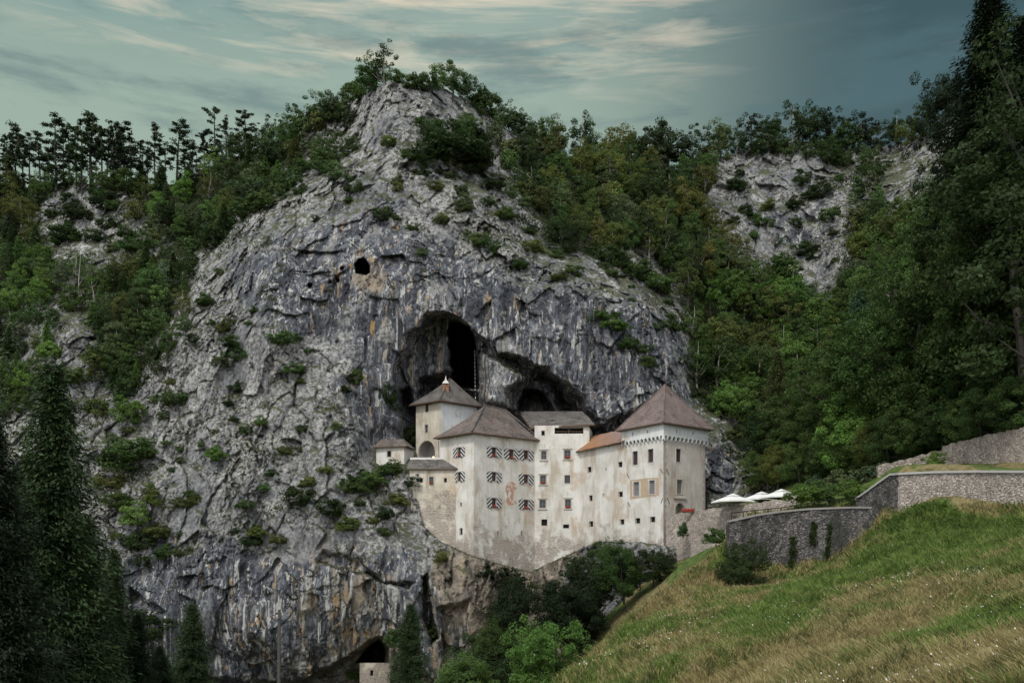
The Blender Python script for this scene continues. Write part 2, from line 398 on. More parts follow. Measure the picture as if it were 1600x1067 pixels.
ZON = [ # px py rough soil tan
 (0,310,.8,.75,0),(0,420,.8,1,0),(0,560,.9,.6,0),(0,700,1,.3,0),(0,900,.6,.1,0),(100,350,1,.25,0),(150,350,1,.2,0),(200,380,1,.3,0),(250,340,1,.6,0),(200,470,1,.9,0),(110,550,1,.0,0),(180,640,1,.35,0),(220,520,1,.8,0),
 (260,580,1,.4,0),(300,620,1,0,0),(330,470,1,.1,0),(320,380,1,.75,0),(300,300,1,1,0),(380,330,1,.45,0),(420,260,1,.9,0),(480,250,1,.45,0),(450,310,1,.1,0),(520,270,1,0,0),(540,210,.9,.1,0),(600,180,.75,0,0),(590,250,.6,0,0),
 (200,800,1,.3,0),(250,740,1,.2,0),(330,700,1,0,0),(400,560,.85,0,0),(360,440,.45,0,0),(420,400,.2,0,0),(500,400,0,0,0),(560,380,0,0,0),(640,400,.1,0,0),(500,480,.1,0,0),(420,500,.6,0,0),(480,560,.75,0,.1),(560,480,.25,0,0),(570,440,.1,0,.8),(570,460,.1,0,.3),
 (560,560,.35,0,0),(600,620,.0,0,0),(620,680,0,0,0),(540,640,.6,0,.1),(450,640,.95,0,0),(400,720,1,0,.1),(480,740,.7,0,.1),(540,720,.6,.1,.15),(570,760,.9,.45,.15),(620,760,.8,.4,.2),(500,800,.9,.15,.2),(420,820,.9,0,.1),(330,800,1,.1,0),(560,830,.9,.3,.3),
 (620,840,.4,0,.2),(240,900,0,.0,0),(330,880,.15,0,.05),(330,960,0,0,0),(400,900,0,0,.1),(450,930,0,0,.42),(455,960,0,0,.5),(540,900,.1,0,.45),(540,950,.1,0,.55),(560,1000,.15,0,.45),(480,1000,0,0,.1),(620,920,.0,0,.15),(660,950,.1,.1,.3),(700,900,.7,0,.75),(720,1000,.2,0,.5),(760,940,.8,0,.9),(740,880,.9,0,.8),(690,860,.9,.1,.5),
 (820,910,1,0,.8),(880,900,1,0,.6),(960,900,1,.5,.2),(1040,870,1,.1,.1),(1080,860,1,.1,.3),(600,1050,.5,0,.6),(520,1060,.6,.1,.5),
 (700,200,.8,.35,0),(700,300,.95,0,0),(760,220,.95,.1,0),(780,300,1,.1,0),(750,360,.95,.1,0),(660,350,.5,0,0),(680,450,.1,0,.1),(760,440,.05,0,.05),(820,430,.5,.05,0),(880,420,.9,.2,0),(940,440,.8,.2,0),(880,480,.0,0,0),(960,520,.0,0,0),(1000,470,.35,.1,0),(1040,440,.9,.3,0),
 (900,560,.0,0,.05),(960,620,0,0,.1),(1050,540,.1,.0,0),(700,560,.2,0,.35),(655,560,.45,0,.4),(780,580,.35,0,.35),(850,600,.2,0,.2),(900,620,.1,0,.25),(1080,600,.5,.5,0),(1130,720,0,0,0),(1130,680,.8,.2,.1),(1170,740,.9,0,.1),(1190,690,1,.6,.1),  # tan inside the cave paints lightness into its shaded rock
 (840,300,1,.9,0),(900,300,1,1,0),(970,360,1,.5,0),(1000,330,1,.9,0),(1060,350,1,1,0),(1130,300,.6,0,0),(1200,330,.45,0,0),(1280,340,.6,0,0),(1290,420,.4,0,0),(1160,400,1,.3,0),(1240,250,.9,.1,0),(1110,460,1,1,0),(1200,500,1,1,0),(1350,400,1,1,0),
 (1335,280,1,.5,0),(1390,290,.8,.05,0),(1440,260,.9,.05,0),(1400,250,1,.2,0),(1500,300,1,1,0),(1500,500,1,1,0),(1300,600,1,1,0),(1450,690,1,1,0),(1600,500,1,1,0),(1600,120,1,.8,0),(1100,560,1,1,0),(1250,760,1,1,0),(1600,800,1,1,0)]
CASTLE_POLY = [(654,590),(700,580),(745,612),(760,630),(800,640),(905,646),(932,672),(975,672),(978,690),(1100,690),(1104,800),(1102,850),(1045,853),(1000,846),(935,845),(905,858),(870,874),(830,893),(800,886),(735,866),(690,846),(662,820),(656,790),(652,740),(650,700)]
def make_cliff():
    pxs = np.concatenate([np.linspace(-420, -25, 60), np.arange(-22, 1622, 1.55), np.linspace(1626, 2000, 60)])
    sil = np.interp(pxs, [p[0] for p in SIL], [p[1] for p in SIL])
    sil = sil+vnoise(pxs/18, 0*pxs, 0*pxs, 3)*5+vnoise(pxs/6, 0*pxs, 0*pxs, 4)*2.5
    NV, NB, NK = 590, 22, 16
    nc = len(pxs)
    rows = []
    fb = np.linspace(1300, 1080, NB)
    py = np.zeros((NB+NV, nc))
    py[:NB] = fb[:, None]
    t = np.linspace(0, 1, NV+1)[1:]
    py[NB:] = 1080+(sil[None]-1080)*t[:, None]
    px = np.broadcast_to(pxs[None], py.shape).copy()
    D = rbf(DEP, 12)(px, py)[..., 0]
    Z = np.clip(rbf(ZON, 6)(px, py), 0, 1)
    rough, soil, tan = Z[..., 0], Z[..., 1], Z[..., 2]
    # wobble of the stamp outlines
    wx = px+6*fbm(px/26, py/26, 0*px, 3, 50); wy = py+6*fbm(px/26, py/26, 0*px+9, 3, 60)
    def stamp(poly, amt, s0, s1, w=1.):
        nonlocal D
        q = sdf(poly, px+(wx-px)*w, py+(wy-py)*w); D = D+amt*sst(q, s0, s1); return q
    # the great cave behind the castle: a brow, then the recess, then the black shaft
    brow = [(610,640),(618,600),(616,572),(630,540),(634,516),(652,503),(660,490),(692,484),(708,492),(722,494),(738,516),(760,524),(782,548),(812,552),(832,566),(858,572),(884,600),(902,606),(924,640),(950,668),(940,700),(640,720),(640,668)]
    stamp(brow, 8.5, -1, 15, 1.2)
    stamp([(628,620),(628,560),(640,528),(664,506),(688,500),(697,520),(690,560),(680,600),(676,660),(640,665)], 3, 0, 16, 1.)
    stamp([(704,502),(722,504),(740,522),(747,548),(748,608),(703,608),(708,575),(699,545)], 60, -2, 9, 1.)
    stamp([(806,650),(808,618),(818,606),(836,603),(852,612),(862,632),(866,650)], 12, 0, 7, 1.3)
    stamp([(862,592),(884,604),(905,626),(926,655),(868,655),(864,625)], 8, 0, 18, 1.)
    stamp([(815,575),(850,578),(880,596),(872,612),(840,598),(812,600)], 3.5, 0, 14, 1.)
    stamp([(746,535),(800,560),(850,584),(828,604),(806,616),(806,645),(748,645)], -7.5, 0, 20, .8)
    stamp([(925,668),(1010,625),(1036,606),(1040,640),(975,690),(930,690)], 6, 0, 14, .6)
    # cleft left of the arch tower
    stamp([(622,610),(640,600),(652,640),(654,700),(640,712),(628,680)], 8, -2, 10, .6)
    # round hole and small pockets
    q = sdf([(556,426),(555,414),(560,407),(567,402),(573,408),(578,417),(577,426),(571,429),(562,428)], px+(wx-px)*.45, py+(wy-py)*.45); D += 30*sst(q, -1.5, 2.5)
    for cx, cy, r in ((535,420,2.6),(528,438,3),(484,446,3.6),(516,441,2.4)):
        D += 4*sst(r-np.hypot(px-cx, (py-cy)*.8), -1, 2)
    # overhang at the foot of the cliff, with its lower cave
    stamp([(200,1120),(300,1010),(330,1052),(400,1064),(470,1060),(560,1012),(596,990),(612,1010),(620,1120)], 8, 0, 9, .8)
    q = stamp([(556,1034),(578,1008),(594,998),(602,1012),(603,1034)], 30, -1, 4, .5)
    stamp([(655,900),(668,895),(676,920),(690,1000),(672,1010),(655,960)], 6, 0, 10, .8)
    stamp([(680,945),(735,935),(736,1060),(690,1060)], 3, 0, 12, .6)
    stamp([(500,855),(560,870),(600,905),(650,905),(640,925),(560,900),(490,880)], 2.5, 0, 8, .6)
    stamp([(200,915),(262,952),(262,962),(200,945)], 3, 0, 6, .6)
    # the castle stands here, clear of the rock behind it
    q = sdf(CASTLE_POLY, px, py); inC = q > 0
    lim = np.where(px < 748, 197, np.where(px < 930, 187.5, np.where(px < 975, 181, 172)))
    qs = sdf(CASTLE_POLY, wx, wy)
    kk = np.where(py < 660, sst(qs, -2, 16), sst(q, -1, 3)); D = D+np.maximum(lim-D, 0)*kk
    X = (px-800)/F*D; Y = D; Zw = (HZ-py)/F*D
    # relief in metres
    f32 = np.float32
    x, y, z = X.astype(f32), Y.astype(f32), Zw.astype(f32)
    wxx = fbm(x/7, y/7, z/7, 3, 1); wzz = fbm(x/7+40, y/7, z/7, 3, 2)
    rid = 1-np.abs(fbm(x/13+.3*wxx, y/13, z/34, 4, 15))*2.6          # upright ribs and gullies
    big = fbm(x/19, y/19, z/26, 4, 10)*3.2-rid*(1.5*rough+2.4*sst(330-py, 0, 90)*sst(240-np.abs(px-640), 0, 80)+1.6*sst(1400-px, 0, 40)*sst(px, 1080, 1120)*sst(500-py, 0, 60))-fbm(x/5, y/5, z/9, 5, 20, .6)*(.55+1.2*rough)
    rr = np.clip(rough+.55*fbm(x/9, y/9, z/9, 4, 33), 0, 1); rr = sst(rr, .3, .65)
    u1, u2 = x+1.6*wxx, z+1.6*wzz-.12*x
    mod = .08+1.3*sst(fbm(x/10, y/10, z/16, 4, 44), -.22, .3)
    v1, v2 = x+.7*fbm(x/2.2, y/2.2, z/2.2, 3, 5), z+.7*fbm(x/2.2+9, y/2.2, z/2.2, 3, 6)
    f1, f2, i1, q1 = worley(u1/3.9, y/6., u2/8.6, 1); c1 = sst(f2-f1, .10, 0.)*sst(fbm(x/5, y/5, z/5, 3, 7), -.15, .35)
    g1, g2, j1, q2 = worley(v1/1.5, y/2.2, v2/2.9, 2); c2 = sst(g2-g1, .12, 0.)*sst(fbm(x/3, y/3, z/3, 3, 8), -.2, .3)
    h1, h2, k1, q3 = worley(v1/.72, y/.9, v2/.95, 3)
    rub = -(i1-.5)*1.6+q1*2.0+c1*.7+mod*(-(j1-.5)*.75+q2*.75+c2*.35)+(.25+.75*mod)*(-(k1-.5)*.42+q3*.45+fbm(x/.9, y/.9, z/1.1, 3, 9, .65)*.42)
    flute = fbm(x/1.9+wxx*.6, y/2.3, z/26, 5, 70, .62)*1.35
    sl1, sl2, m1, sq = worley(u1/5.5, y/8., u2/9.5, 12)
    st = z/9.+x/34+1.5*fbm(x/17, y/17, z/17, 4, 80); stf = st-np.floor(st)
    led = (stf-.5)*1.3*sst(fbm(x/11, y/11, z/8, 3, 85), -.0, .3)
    sm = flute*(.35+.6*mod)+led*1.2-(m1-.5)*1.7+sq*1.5+fbm(x/1.0, y/1.2, z/4.4, 4, 90, .6)*.22*(.4+mod)+fbm(x/.45, y/.45, z/.9, 2, 95)*.10
    crk = np.abs(fbm(u1/11, y/11, u2/8+x/26, 5, 100, .6)); ck = sst(crk, .016, .002)*sst(fbm(x/8, y/8, z/8, 2, 125), -.15, .2)
    crk2 = np.abs(fbm(u1/3.2, y/3.4, u2/9, 5, 110, .6)); ck2 = sst(crk2, .018, .003)*sst(fbm(x/9, y/9, z/9, 2, 120), -.0, .3)
    dsp = big+rub*rr*.95+sm*(1-rr)+ck*.7+ck2*.5
    hq = sst(np.hypot((px-610)/1.3, py-708), 50, 26)
    damp = np.where(inC, .0, 1.)*(1-.85*hq)*(1-.12*sst(sdf([(640,790),(735,866),(830,893),(905,858),(1000,846),(1100,853),(1100,875),(830,912),(735,885),(640,830)], px, py), -12, 0))
    damp = damp*(1-.5*soil)
    Dn = D+dsp*damp
    crack = np.clip(c1*rr*.7+c2*rr*.5+ck*.7+ck2*.6+sst(stf, .95, 1.)*(1-rr)*.35, 0, 1)*(1-inC)
    X = (px-800)/F*Dn; Y = Dn; Zw = (HZ-py)/F*Dn
    # small sideways shifts so that nothing follows the grid
    X = X+.22*fbm(x/.9, y/.9, z/.9, 2, 130); Zw = Zw+.22*fbm(x/.9, y/.9, z/.9, 2, 140)
    # the land continues behind the skyline
    bk = [np.stack([X[-1]*(1+.010*k*k*.4), Y[-1]+2.2*k+.35*k*k, Zw[-1]-.05*k*k-1.5*np.abs(vnoise(X[-1]/9, 0*X[-1]+k/3, 0*X[-1], 5))*min(k, 3)/3], -1) for k in range(1, NK+1)]
    V = np.concatenate([np.stack([X, Y, Zw], -1), np.stack(bk)], 0)
    def ext(a): return np.concatenate([a, np.repeat(a[-1:], NK, 0)], 0)
    nr = V.shape[0]
    idx = np.arange(nr*nc).reshape(nr, nc)
    faces = np.stack([idx[:-1, :-1], idx[:-1, 1:], idx[1:, 1:], idx[1:, :-1]], -1).reshape(-1, 4)
    zone = np.stack([ext(rough), ext(soil), ext(tan), np.ones((nr, nc))], -1).reshape(-1, 4)
    me = np_mesh('cliff', V.reshape(-1, 3), faces, ROCK, False, {'zone': zone, 'crack': ext(crack).ravel()})
    o = link('cliff', me); tag(o, kind='structure')
    return pxs, sil, V, NB, NV, soil
PXS, SILA, CV, NB, NV, SOIL = make_cliff()
def cliff_ix(px, py):
    i = int(np.clip(np.searchsorted(PXS, px), 0, len(PXS)-1))
    t = (1080-py)/(1080-SILA[i]); r = int(np.clip(NB+t*NV-1, 0, NB+NV-1)); return r, i
def cliff_at(px, py):
    r, i = cliff_ix(px, py); return Vector(CV[r, i].tolist())

# ------------------------------------------------------------------ the ground: meadow, terraces, gorge
GP = [(1600,1067,17),(1750,1067,14),(1400,1067,23),(1200,1067,31),(1000,1067,44),(872,1067,58),(950,1003,74),(1030,933,92),(1085,893,104),(1132,862,116),
      (1600,980,26),(1600,900,40),(1500,900,48),(1400,1000,35),(1200,1000,47),(1300,950,58),(1050,1000,64),(1350,900,78),(1460,850,74),(1200,925,90),(1750,900,36),
      (1155,930,98),(1150,890,105),(1195,898,104.5),(1240,900,105),(1300,887,102.5),(1350,852,98.5),(1410,806,93),(1100,868,130),(1075,872,136),(1136,852,124),(1450,800,87),(1500,814,84),(1560,820,80),(1600,824,76),(1700,822,70)]
GX = [(0,0,-1.7),(-4,-6,-1.7),(5,4,-1.75),(0,5,-1.8),(-1,9,-2.6),(-10,12,-9),(6,11,-2.3),(0,20,-7),(-20,20,-18),(-40,10,-22),(-30,60,-34),(0,42,-15),(-3,58,-17),(-12,80,-32),(-40,100,-36),(-5,75,-22),(2,92,-19),(12,112,-14),(20,128,-9),
      (-20,140,-34),(5,140,-24),(20,142,-8),(33,140,-.5),(-60,60,-34),(-60,140,-30),(60,0,12),(60,30,14),(30,-20,4),(-30,-20,-8),(90,60,18),(90,0,24)]
_t = [(1120,806,152,0),(1170,806,113,1.),(1240,801,113,1.5),(1300,797,111,1.5),(1350,796,107,1.5),(1400,780,103,1.5),(1240,785,130,0),(1180,790,140,0),(1300,778,124,0),(1350,755,112,0),
      (1405,738,98.,0),(1400,735,108,0),(1470,736,93.5,0),(1600,736,84.5,0),(1700,736,80,0),(1400,700,124,0),(1470,735,107,0),(1540,735,99,0),(1600,734,92,0),(1700,734,86,0),
      (1470,690,117,0),(1540,672,110,0),(1600,655,103,0),(1700,640,97,0)]
def gpt(l): return [(xp(a, d), d, zp(b, d)) for a, b, d in l]
GCP = gpt(GP)+GX+[(xp(a, d), d, zp(b, d)) for a, b, d, _ in _t]
gf = rbf(GCP, .8)
def ground_z(x, y):
    x = np.asarray(x, float); y = np.asarray(y, float)
    z = gf(x, y)[..., 0]
    return z+.5*fbm(x/6, y/6, 0*x, 4, 200)*sst(y, 9, 20)+.10*fbm(x/1.1, y/1.1, 0*x, 3, 210)
def greenness(x, y):
    px = x/y*F+800; z = gf(x, y)[..., 0]; py = HZ-z/y*F
    band = sst(sdf([(1180,960),(1250,915),(1330,880),(1400,815),(1470,797),(1560,822),(1620,830),(1620,850),(1500,880),(1400,900),(1320,925),(1230,990),(1150,1000)], px, py), -30, 12)
    n = fbm(x/5, y/9, 0*x, 4, 220)
    bank = sst(y, 96, 104)*sst(py, 800, 780)*sst(px, 1150, 1200)*.6
    return np.clip(band*.8+.40+bank+n*1.1+.3*fbm(x/1.3, y/2, 0*x, 3, 221), 0, 1)
def mat_meadow(blade=False):
    t = NT('meadow_grass' if blade else 'meadow_soil'); P = t.pos(); g = t.attr('green', 2)
    n = t.noise(P, 1.1, 6, .7); ri = t.new('ShaderNodeNewGeometry').outputs['Random Per Island']
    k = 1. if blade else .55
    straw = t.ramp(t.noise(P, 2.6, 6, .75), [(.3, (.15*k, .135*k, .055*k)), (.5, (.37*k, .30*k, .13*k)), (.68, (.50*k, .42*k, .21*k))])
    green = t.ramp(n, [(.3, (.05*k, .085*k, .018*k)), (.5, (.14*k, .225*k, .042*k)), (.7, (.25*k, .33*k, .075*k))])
    f = t.m('ADD', g, t.m('MULTIPLY', t.m('SUBTRACT', t.noise(P, .45, 6, .65), .5), 1.3))
    if blade: f = t.m('ADD', f, t.m('MULTIPLY', t.m('SUBTRACT', ri, .5), .7))
    c = t.mix(t.ss(f, .35, .65), straw, green)
    dn = t.noise(t.map(P, (1, .7, 1), (5, 5, 5)), .9, 7, .75)
    c = t.mix(t.m('MULTIPLY', t.ss(dn, .50, .40), .6), c, (.05*k, .065*k, .024*k)); c = t.mix(t.m('MULTIPLY', t.ss(dn, .53, .64), .45), c, (.42*k, .36*k, .19*k))
    if blade:
        c = t.mix(t.m('MULTIPLY', ri, .5), c, t.mix(1., c, (.5, .5, .5), 'MULTIPLY'))
        t.put(t.b.inputs['Base Color'], c); tr = t.new('ShaderNodeBsdfTranslucent'); t.put(tr.inputs[0], c)
        ms = t.new('ShaderNodeMixShader'); ms.inputs[0].default_value = .3
        t.l.new(t.b.outputs[0], ms.inputs[1]); t.l.new(tr.outputs[0], ms.inputs[2]); t.l.new(ms.outputs[0], t.out.inputs[0]); return t.mat
    return t.done(c, .95, t.bump(t.noise(P, 4., 5, .7), .15))
def make_ground():
    xs = np.arange(-75, 100.1, .7); ys = np.arange(-30, 152, .7); gx, gy = np.meshgrid(xs, ys)
    gz = ground_z(gx, gy); nr, nc = gx.shape
    V = np.stack([gx, gy, gz], -1).reshape(-1, 3); idx = np.arange(nr*nc).reshape(nr, nc)
    faces = np.stack([idx[:-1, :-1], idx[:-1, 1:], idx[1:, 1:], idx[1:, :-1]], -1).reshape(-1, 4)
    gr = greenness(gx, np.maximum(gy, 4))
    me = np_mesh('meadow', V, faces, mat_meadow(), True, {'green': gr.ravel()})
    tag(link('meadow', me), kind='structure')
    m = MB(); m.add([(-2500,-2500,-48),(2500,-2500,-48),(2500,2500,-48),(-2500,2500,-48)], [(0,1,2,3)])
    tag(m.build('ground', simple('earth', (.05, .06, .03), .95, .3, .05)), kind='structure')
make_ground()
def make_grass():
    rng = np.random.default_rng(5); n = 330000
    px = rng.uniform(840, 1640, n*2); D = 15+100*rng.random(n*2)**1.7
    x = (px-800)/F*D; y = D; z = ground_z(x, y); py = HZ-z/y*F
    ok = (py > 790) & (py < 1100); x, y, z = x[ok][:n], y[ok][:n], z[ok][:n]; n = len(x)
    gr = greenness(x, y)
    tuft = .5+.5*fbm(x/1.6, y/1.6, 0*x, 3, 230)
    hgt = (.16+.30*rng.random(n)**1.5)*(.5+1.2*tuft)*(1+y/150); w = .009+.00052*y
    a = rng.uniform(0, 2*np.pi, n); wd_ = 2.4+fbm(x/2.2, y/2.2, 0*x, 3, 240)*6.5
    lx = np.cos(wd_)*hgt*.2+rng.normal(0, .24, n)*hgt*2; ly = np.sin(wd_)*hgt*.15+rng.normal(0, .24, n)*hgt*2
    dx, dy = np.cos(a)*w, np.sin(a)*w*.6
    p0 = np.stack([x-dx, y-dy, z-.03], -1); p1 = np.stack([x+dx, y+dy, z-.03], -1)
    m0 = np.stack([x-dx*.8+lx*.35, y-dy*.8+ly*.35, z+hgt*.6], -1); m1 = np.stack([x+dx*.8+lx*.35, y+dy*.8+ly*.35, z+hgt*.6], -1)
    q0 = np.stack([x-dx*.25+lx, y-dy*.25+ly, z+hgt], -1); q1 = np.stack([x+dx*.25+lx, y+dy*.25+ly, z+hgt], -1)
    V = np.stack([p0, p1, m1, m0, q1, q0], 1).reshape(-1, 3); b = np.arange(n)*6
    faces = np.stack([b, b+1, b+2, b+3, b+3, b+2, b+4, b+5], -1).reshape(-1, 4)
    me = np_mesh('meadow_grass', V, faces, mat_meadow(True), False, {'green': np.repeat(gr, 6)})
    tag(link('meadow_grass', me), 'long straw and green grass covering the sloping meadow', 'grass', kind='stuff')
    # white umbels
    n = 6500; px = rng.uniform(900, 1630, n); D = 16+75*rng.random(n)**1.4
    x = (px-800)/F*D; y = D; cl = fbm(x/3.2, y/6, 0*x, 3, 250)
    z = ground_z(x, y); py = HZ-z/y*F
    ok = (cl+.16*rng.normal(size=n) > .16) & (py > 840) & (py-px*.05 > 812); x, y, z = x[ok], y[ok], z[ok]; n = len(x)
    s = .012+.00036*y; s = s*rng.uniform(.6, 1.3, n); z = z+rng.uniform(.30, .52, n)
    ang = np.arange(5)*2*np.pi/5
    V = np.stack([x[:, None]+np.cos(ang)*s[:, None], y[:, None]+np.sin(ang)*s[:, None], z[:, None]+1.1*s[:, None]*np.sin(ang)+0*ang], -1).reshape(-1, 3)
    faces = (np.arange(n)[:, None]*5+np.arange(5)[None]).reshape(-1, 5)
    me = np_mesh('meadow_flowers', V, faces, simple('petals', (.72, .72, .66), .8, .1))
    tag(link('meadow_flowers', me), 'tiny white flowers scattered over the sloping meadow', 'flowers', kind='stuff')
make_grass()
# ------------------------------------------------------------------ castle materials
def mat_plaster(name, c0, c1, low=True, stain=(.36, .28, .18), zlow=7.):
    t = NT(name); P = t.pos(); z = t.sep(P)[2]
    n1 = t.noise(P, .28, 6, .6); n2 = t.noise(t.map(P, (1, 1, .35), (5, 5, 5)), .5, 7, .65); n3 = t.noise(P, 2.5, 5, .6)
    c = t.mix(t.ss(n1, .35, .65), c0, c1)
    c = t.mix(t.m('MULTIPLY', t.ss(n2, .50, .68), .75), c, stain)
    c = t.mix(t.m('MULTIPLY', t.ss(n3, .52, .75), .30), c, tuple(x*.6 for x in c0))
    dr = t.noise(t.map(P, (2.2, 2.2, .12)), 1., 6, .65)
    c = t.mix(t.m('MULTIPLY', t.ss(dr, .54, .70), .32), c, (.26, .24, .21))
    pk = t.noise(t.map(P, (1, 1, 1), (11, 2, 7)), .2, 5, .6)
    c = t.mix(t.m('MULTIPLY', t.ss(pk, .57, .64), .5), c, (.48, .345, .235))
    h = t.m('MULTIPLY', n3, .3)
    if low:   # plaster gone, coursed rubble showing
        zz = t.m('ADD', z, t.m('MULTIPLY', t.m('SUBTRACT', t.noise(P, .3, 5, .6), .5), 16.))
        lm = t.m('MULTIPLY', t.ss(zz, zlow, zlow-3.5), t.ss(t.noise(P, .5, 5, .65), .36, .52))
        cell = t.new('ShaderNodeTexVoronoi'); t.put(cell.inputs['Vector'], t.map(P, (1.5, 1.5, 3.0)))
        edge = t.vor(t.map(P, (1.5, 1.5, 3.0)), 1., 'DISTANCE_TO_EDGE')
        cs = t.sep(cell.outputs['Color'])
        st = t.mix(cs[0], (.34, .28, .235), (.52, .455, .40)); st = t.mix(t.ss(edge, .10, .02), st, (.22, .19, .165))
        st = t.mix(t.ss(n1, .40, .6), st, (.40, .34, .29))
        c = t.mix(t.m('MULTIPLY', lm, .8), c, st)
        h = t.m('ADD', h, t.m('MULTIPLY', t.ss(edge, 0., .12), lm))
    return t.done(c, .92, t.bump(h, .10, .8))
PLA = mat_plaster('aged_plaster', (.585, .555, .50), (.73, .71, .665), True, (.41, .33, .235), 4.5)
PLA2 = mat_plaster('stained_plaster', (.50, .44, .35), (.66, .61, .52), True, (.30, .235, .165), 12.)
PLW = mat_plaster('whitewash', (.66, .67, .66), (.74, .75, .74), False, (.55, .55, .53))
PLR = mat_plaster('pink_plaster', (.57, .51, .455), (.71, .665, .60), True, (.42, .33, .27), 3.)
TRIM = simple('stone_trim', (.47, .43, .38), .85, .25, 3., .02)
TRIMW = simple('pale_stone_trim', (.58, .56, .52), .85, .2, 3., .02)
WOOD = simple('old_wood', (.11, .075, .055), .8, .35, 4., .02)
REDWOOD = simple('red_brown_wood', (.13, .045, .035), .7, .3, 4., .01)
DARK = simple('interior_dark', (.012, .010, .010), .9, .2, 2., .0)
def mat_glass():
    t = NT('window_glass'); P = t.pos(True); n = t.noise(P, 1.4, 2)
    t.b.inputs['Specular IOR Level'].default_value = .6
    return t.done(t.mix(n, (.012, .013, .016), (.05, .055, .06)), .18)
GLASS = mat_glass()
BLIND = simple('grey_blind', (.20, .20, .21), .6, .15, 3., .0)
def mat_shingle(name, a, b, c, row=.32):
    t = NT(name); P = t.pos(); s = t.sep(P)
    n = t.noise(t.map(P, (1, 1, 1)), .35, 5, .6); n2 = t.noise(t.map(P, (4, 4, 1.2)), 1., 5, .7)
    col = t.mix(t.ss(n, .36, .64), a, b); col = t.mix(t.ss(n2, .50, .68), col, c)
    col = t.mix(t.m('MULTIPLY', t.ss(t.noise(P, .8, 7, .75), .48, .62), .55), col, c)
    col = t.mix(t.m('MULTIPLY', t.ss(t.noise(t.map(P, (1, 1, .3), (4, 4, 4)), .7, 6, .7), .52, .66), .6), col, tuple(x*.45 for x in a))
    r = t.m('DIVIDE', s[2], row*1.0); fr = t.m('FRACT', t.m('ADD', r, t.m('MULTIPLY', t.noise(P, 1.5, 3), .35)))
    vz = t.new('ShaderNodeTexVoronoi'); t.put(vz.inputs['Vector'], t.comb(t.m('MULTIPLY', s[0], 3.2), t.m('MULTIPLY', s[1], 3.2), t.m('MULTIPLY', t.m('FLOOR', r), 3.)))
    cs = t.sep(vz.outputs['Color'])
    col = t.mix(t.m('MULTIPLY', cs[0], .75), col, t.mix(1., col, (.45, .45, .45), 'MULTIPLY'))
    col = t.mix(t.ss(fr, .70, 1.), col, tuple(x*.35 for x in a))
    return t.done(col, .88, t.bump(t.m('ADD', t.m('MULTIPLY', fr, -1.), t.m('MULTIPLY', cs[1], .5)), .07, .9))
RT = mat_shingle('pink_shingles', (.19, .135, .12), (.26, .195, .175), (.34, .285, .265))
RM = mat_shingle('brown_shingles', (.13, .105, .09), (.24, .18, .15), (.30, .275, .255))
RG = mat_shingle('grey_shingles', (.12, .105, .095), (.22, .20, .185), (.27, .25, .23))
def mat_rust():
    t = NT('rusty_shingles'); P = t.pos(); s = t.sep(P); n = t.noise(P, .5, 5, .6)
    f = t.ss(t.m('ADD', t.m('MULTIPLY', s[0], .16), t.m('MULTIPLY', n, 1.6)), 3.15, 3.95)
    col = t.mix(f, t.mix(t.noise(P, 1.3, 5, .7), (.33, .13, .035), (.30, .19, .12)), t.mix(n, (.20, .12, .10), (.32, .23, .20)))
    fr = t.m('FRACT', t.m('MULTIPLY', s[2], 5.)); col = t.mix(t.ss(fr, .8, 1.), col, (.07, .04, .03))
    return t.done(col, .88, t.bump(fr, .05, .8))
RR = mat_rust()
BRICK = simple('chimney_brick', (.29, .15, .09), .9, .3, 6., .02)
GREYW = simple('wood_shutter_grey', (.2, .19, .18), .8)
FLOWER = simple('geranium_red', (.42, .022, .022), .7, .4, 9., .01); FLG = simple('geranium_leaf', (.05, .09, .03), .7, .4, 9., .01)
def mat_stripes():
    t = NT('striped_shutter'); s = t.sep(t.pos(True))
    f = t.m('FRACT', t.m('ADD', t.m('MULTIPLY', t.m('ADD', s[2], t.m('MULTIPLY', t.m('ABSOLUTE', s[0]), .8)), 1/.74), .3))
    k = t.ss(f, .46, .54); n = t.noise(t.pos(True), 3., 4)
    return t.done(t.mix(k, t.mix(n, (.012, .014, .022), (.04, .04, .05)), t.mix(n, (.50, .49, .47), (.62, .61, .59))), .7)
STRIPE = mat_stripes()

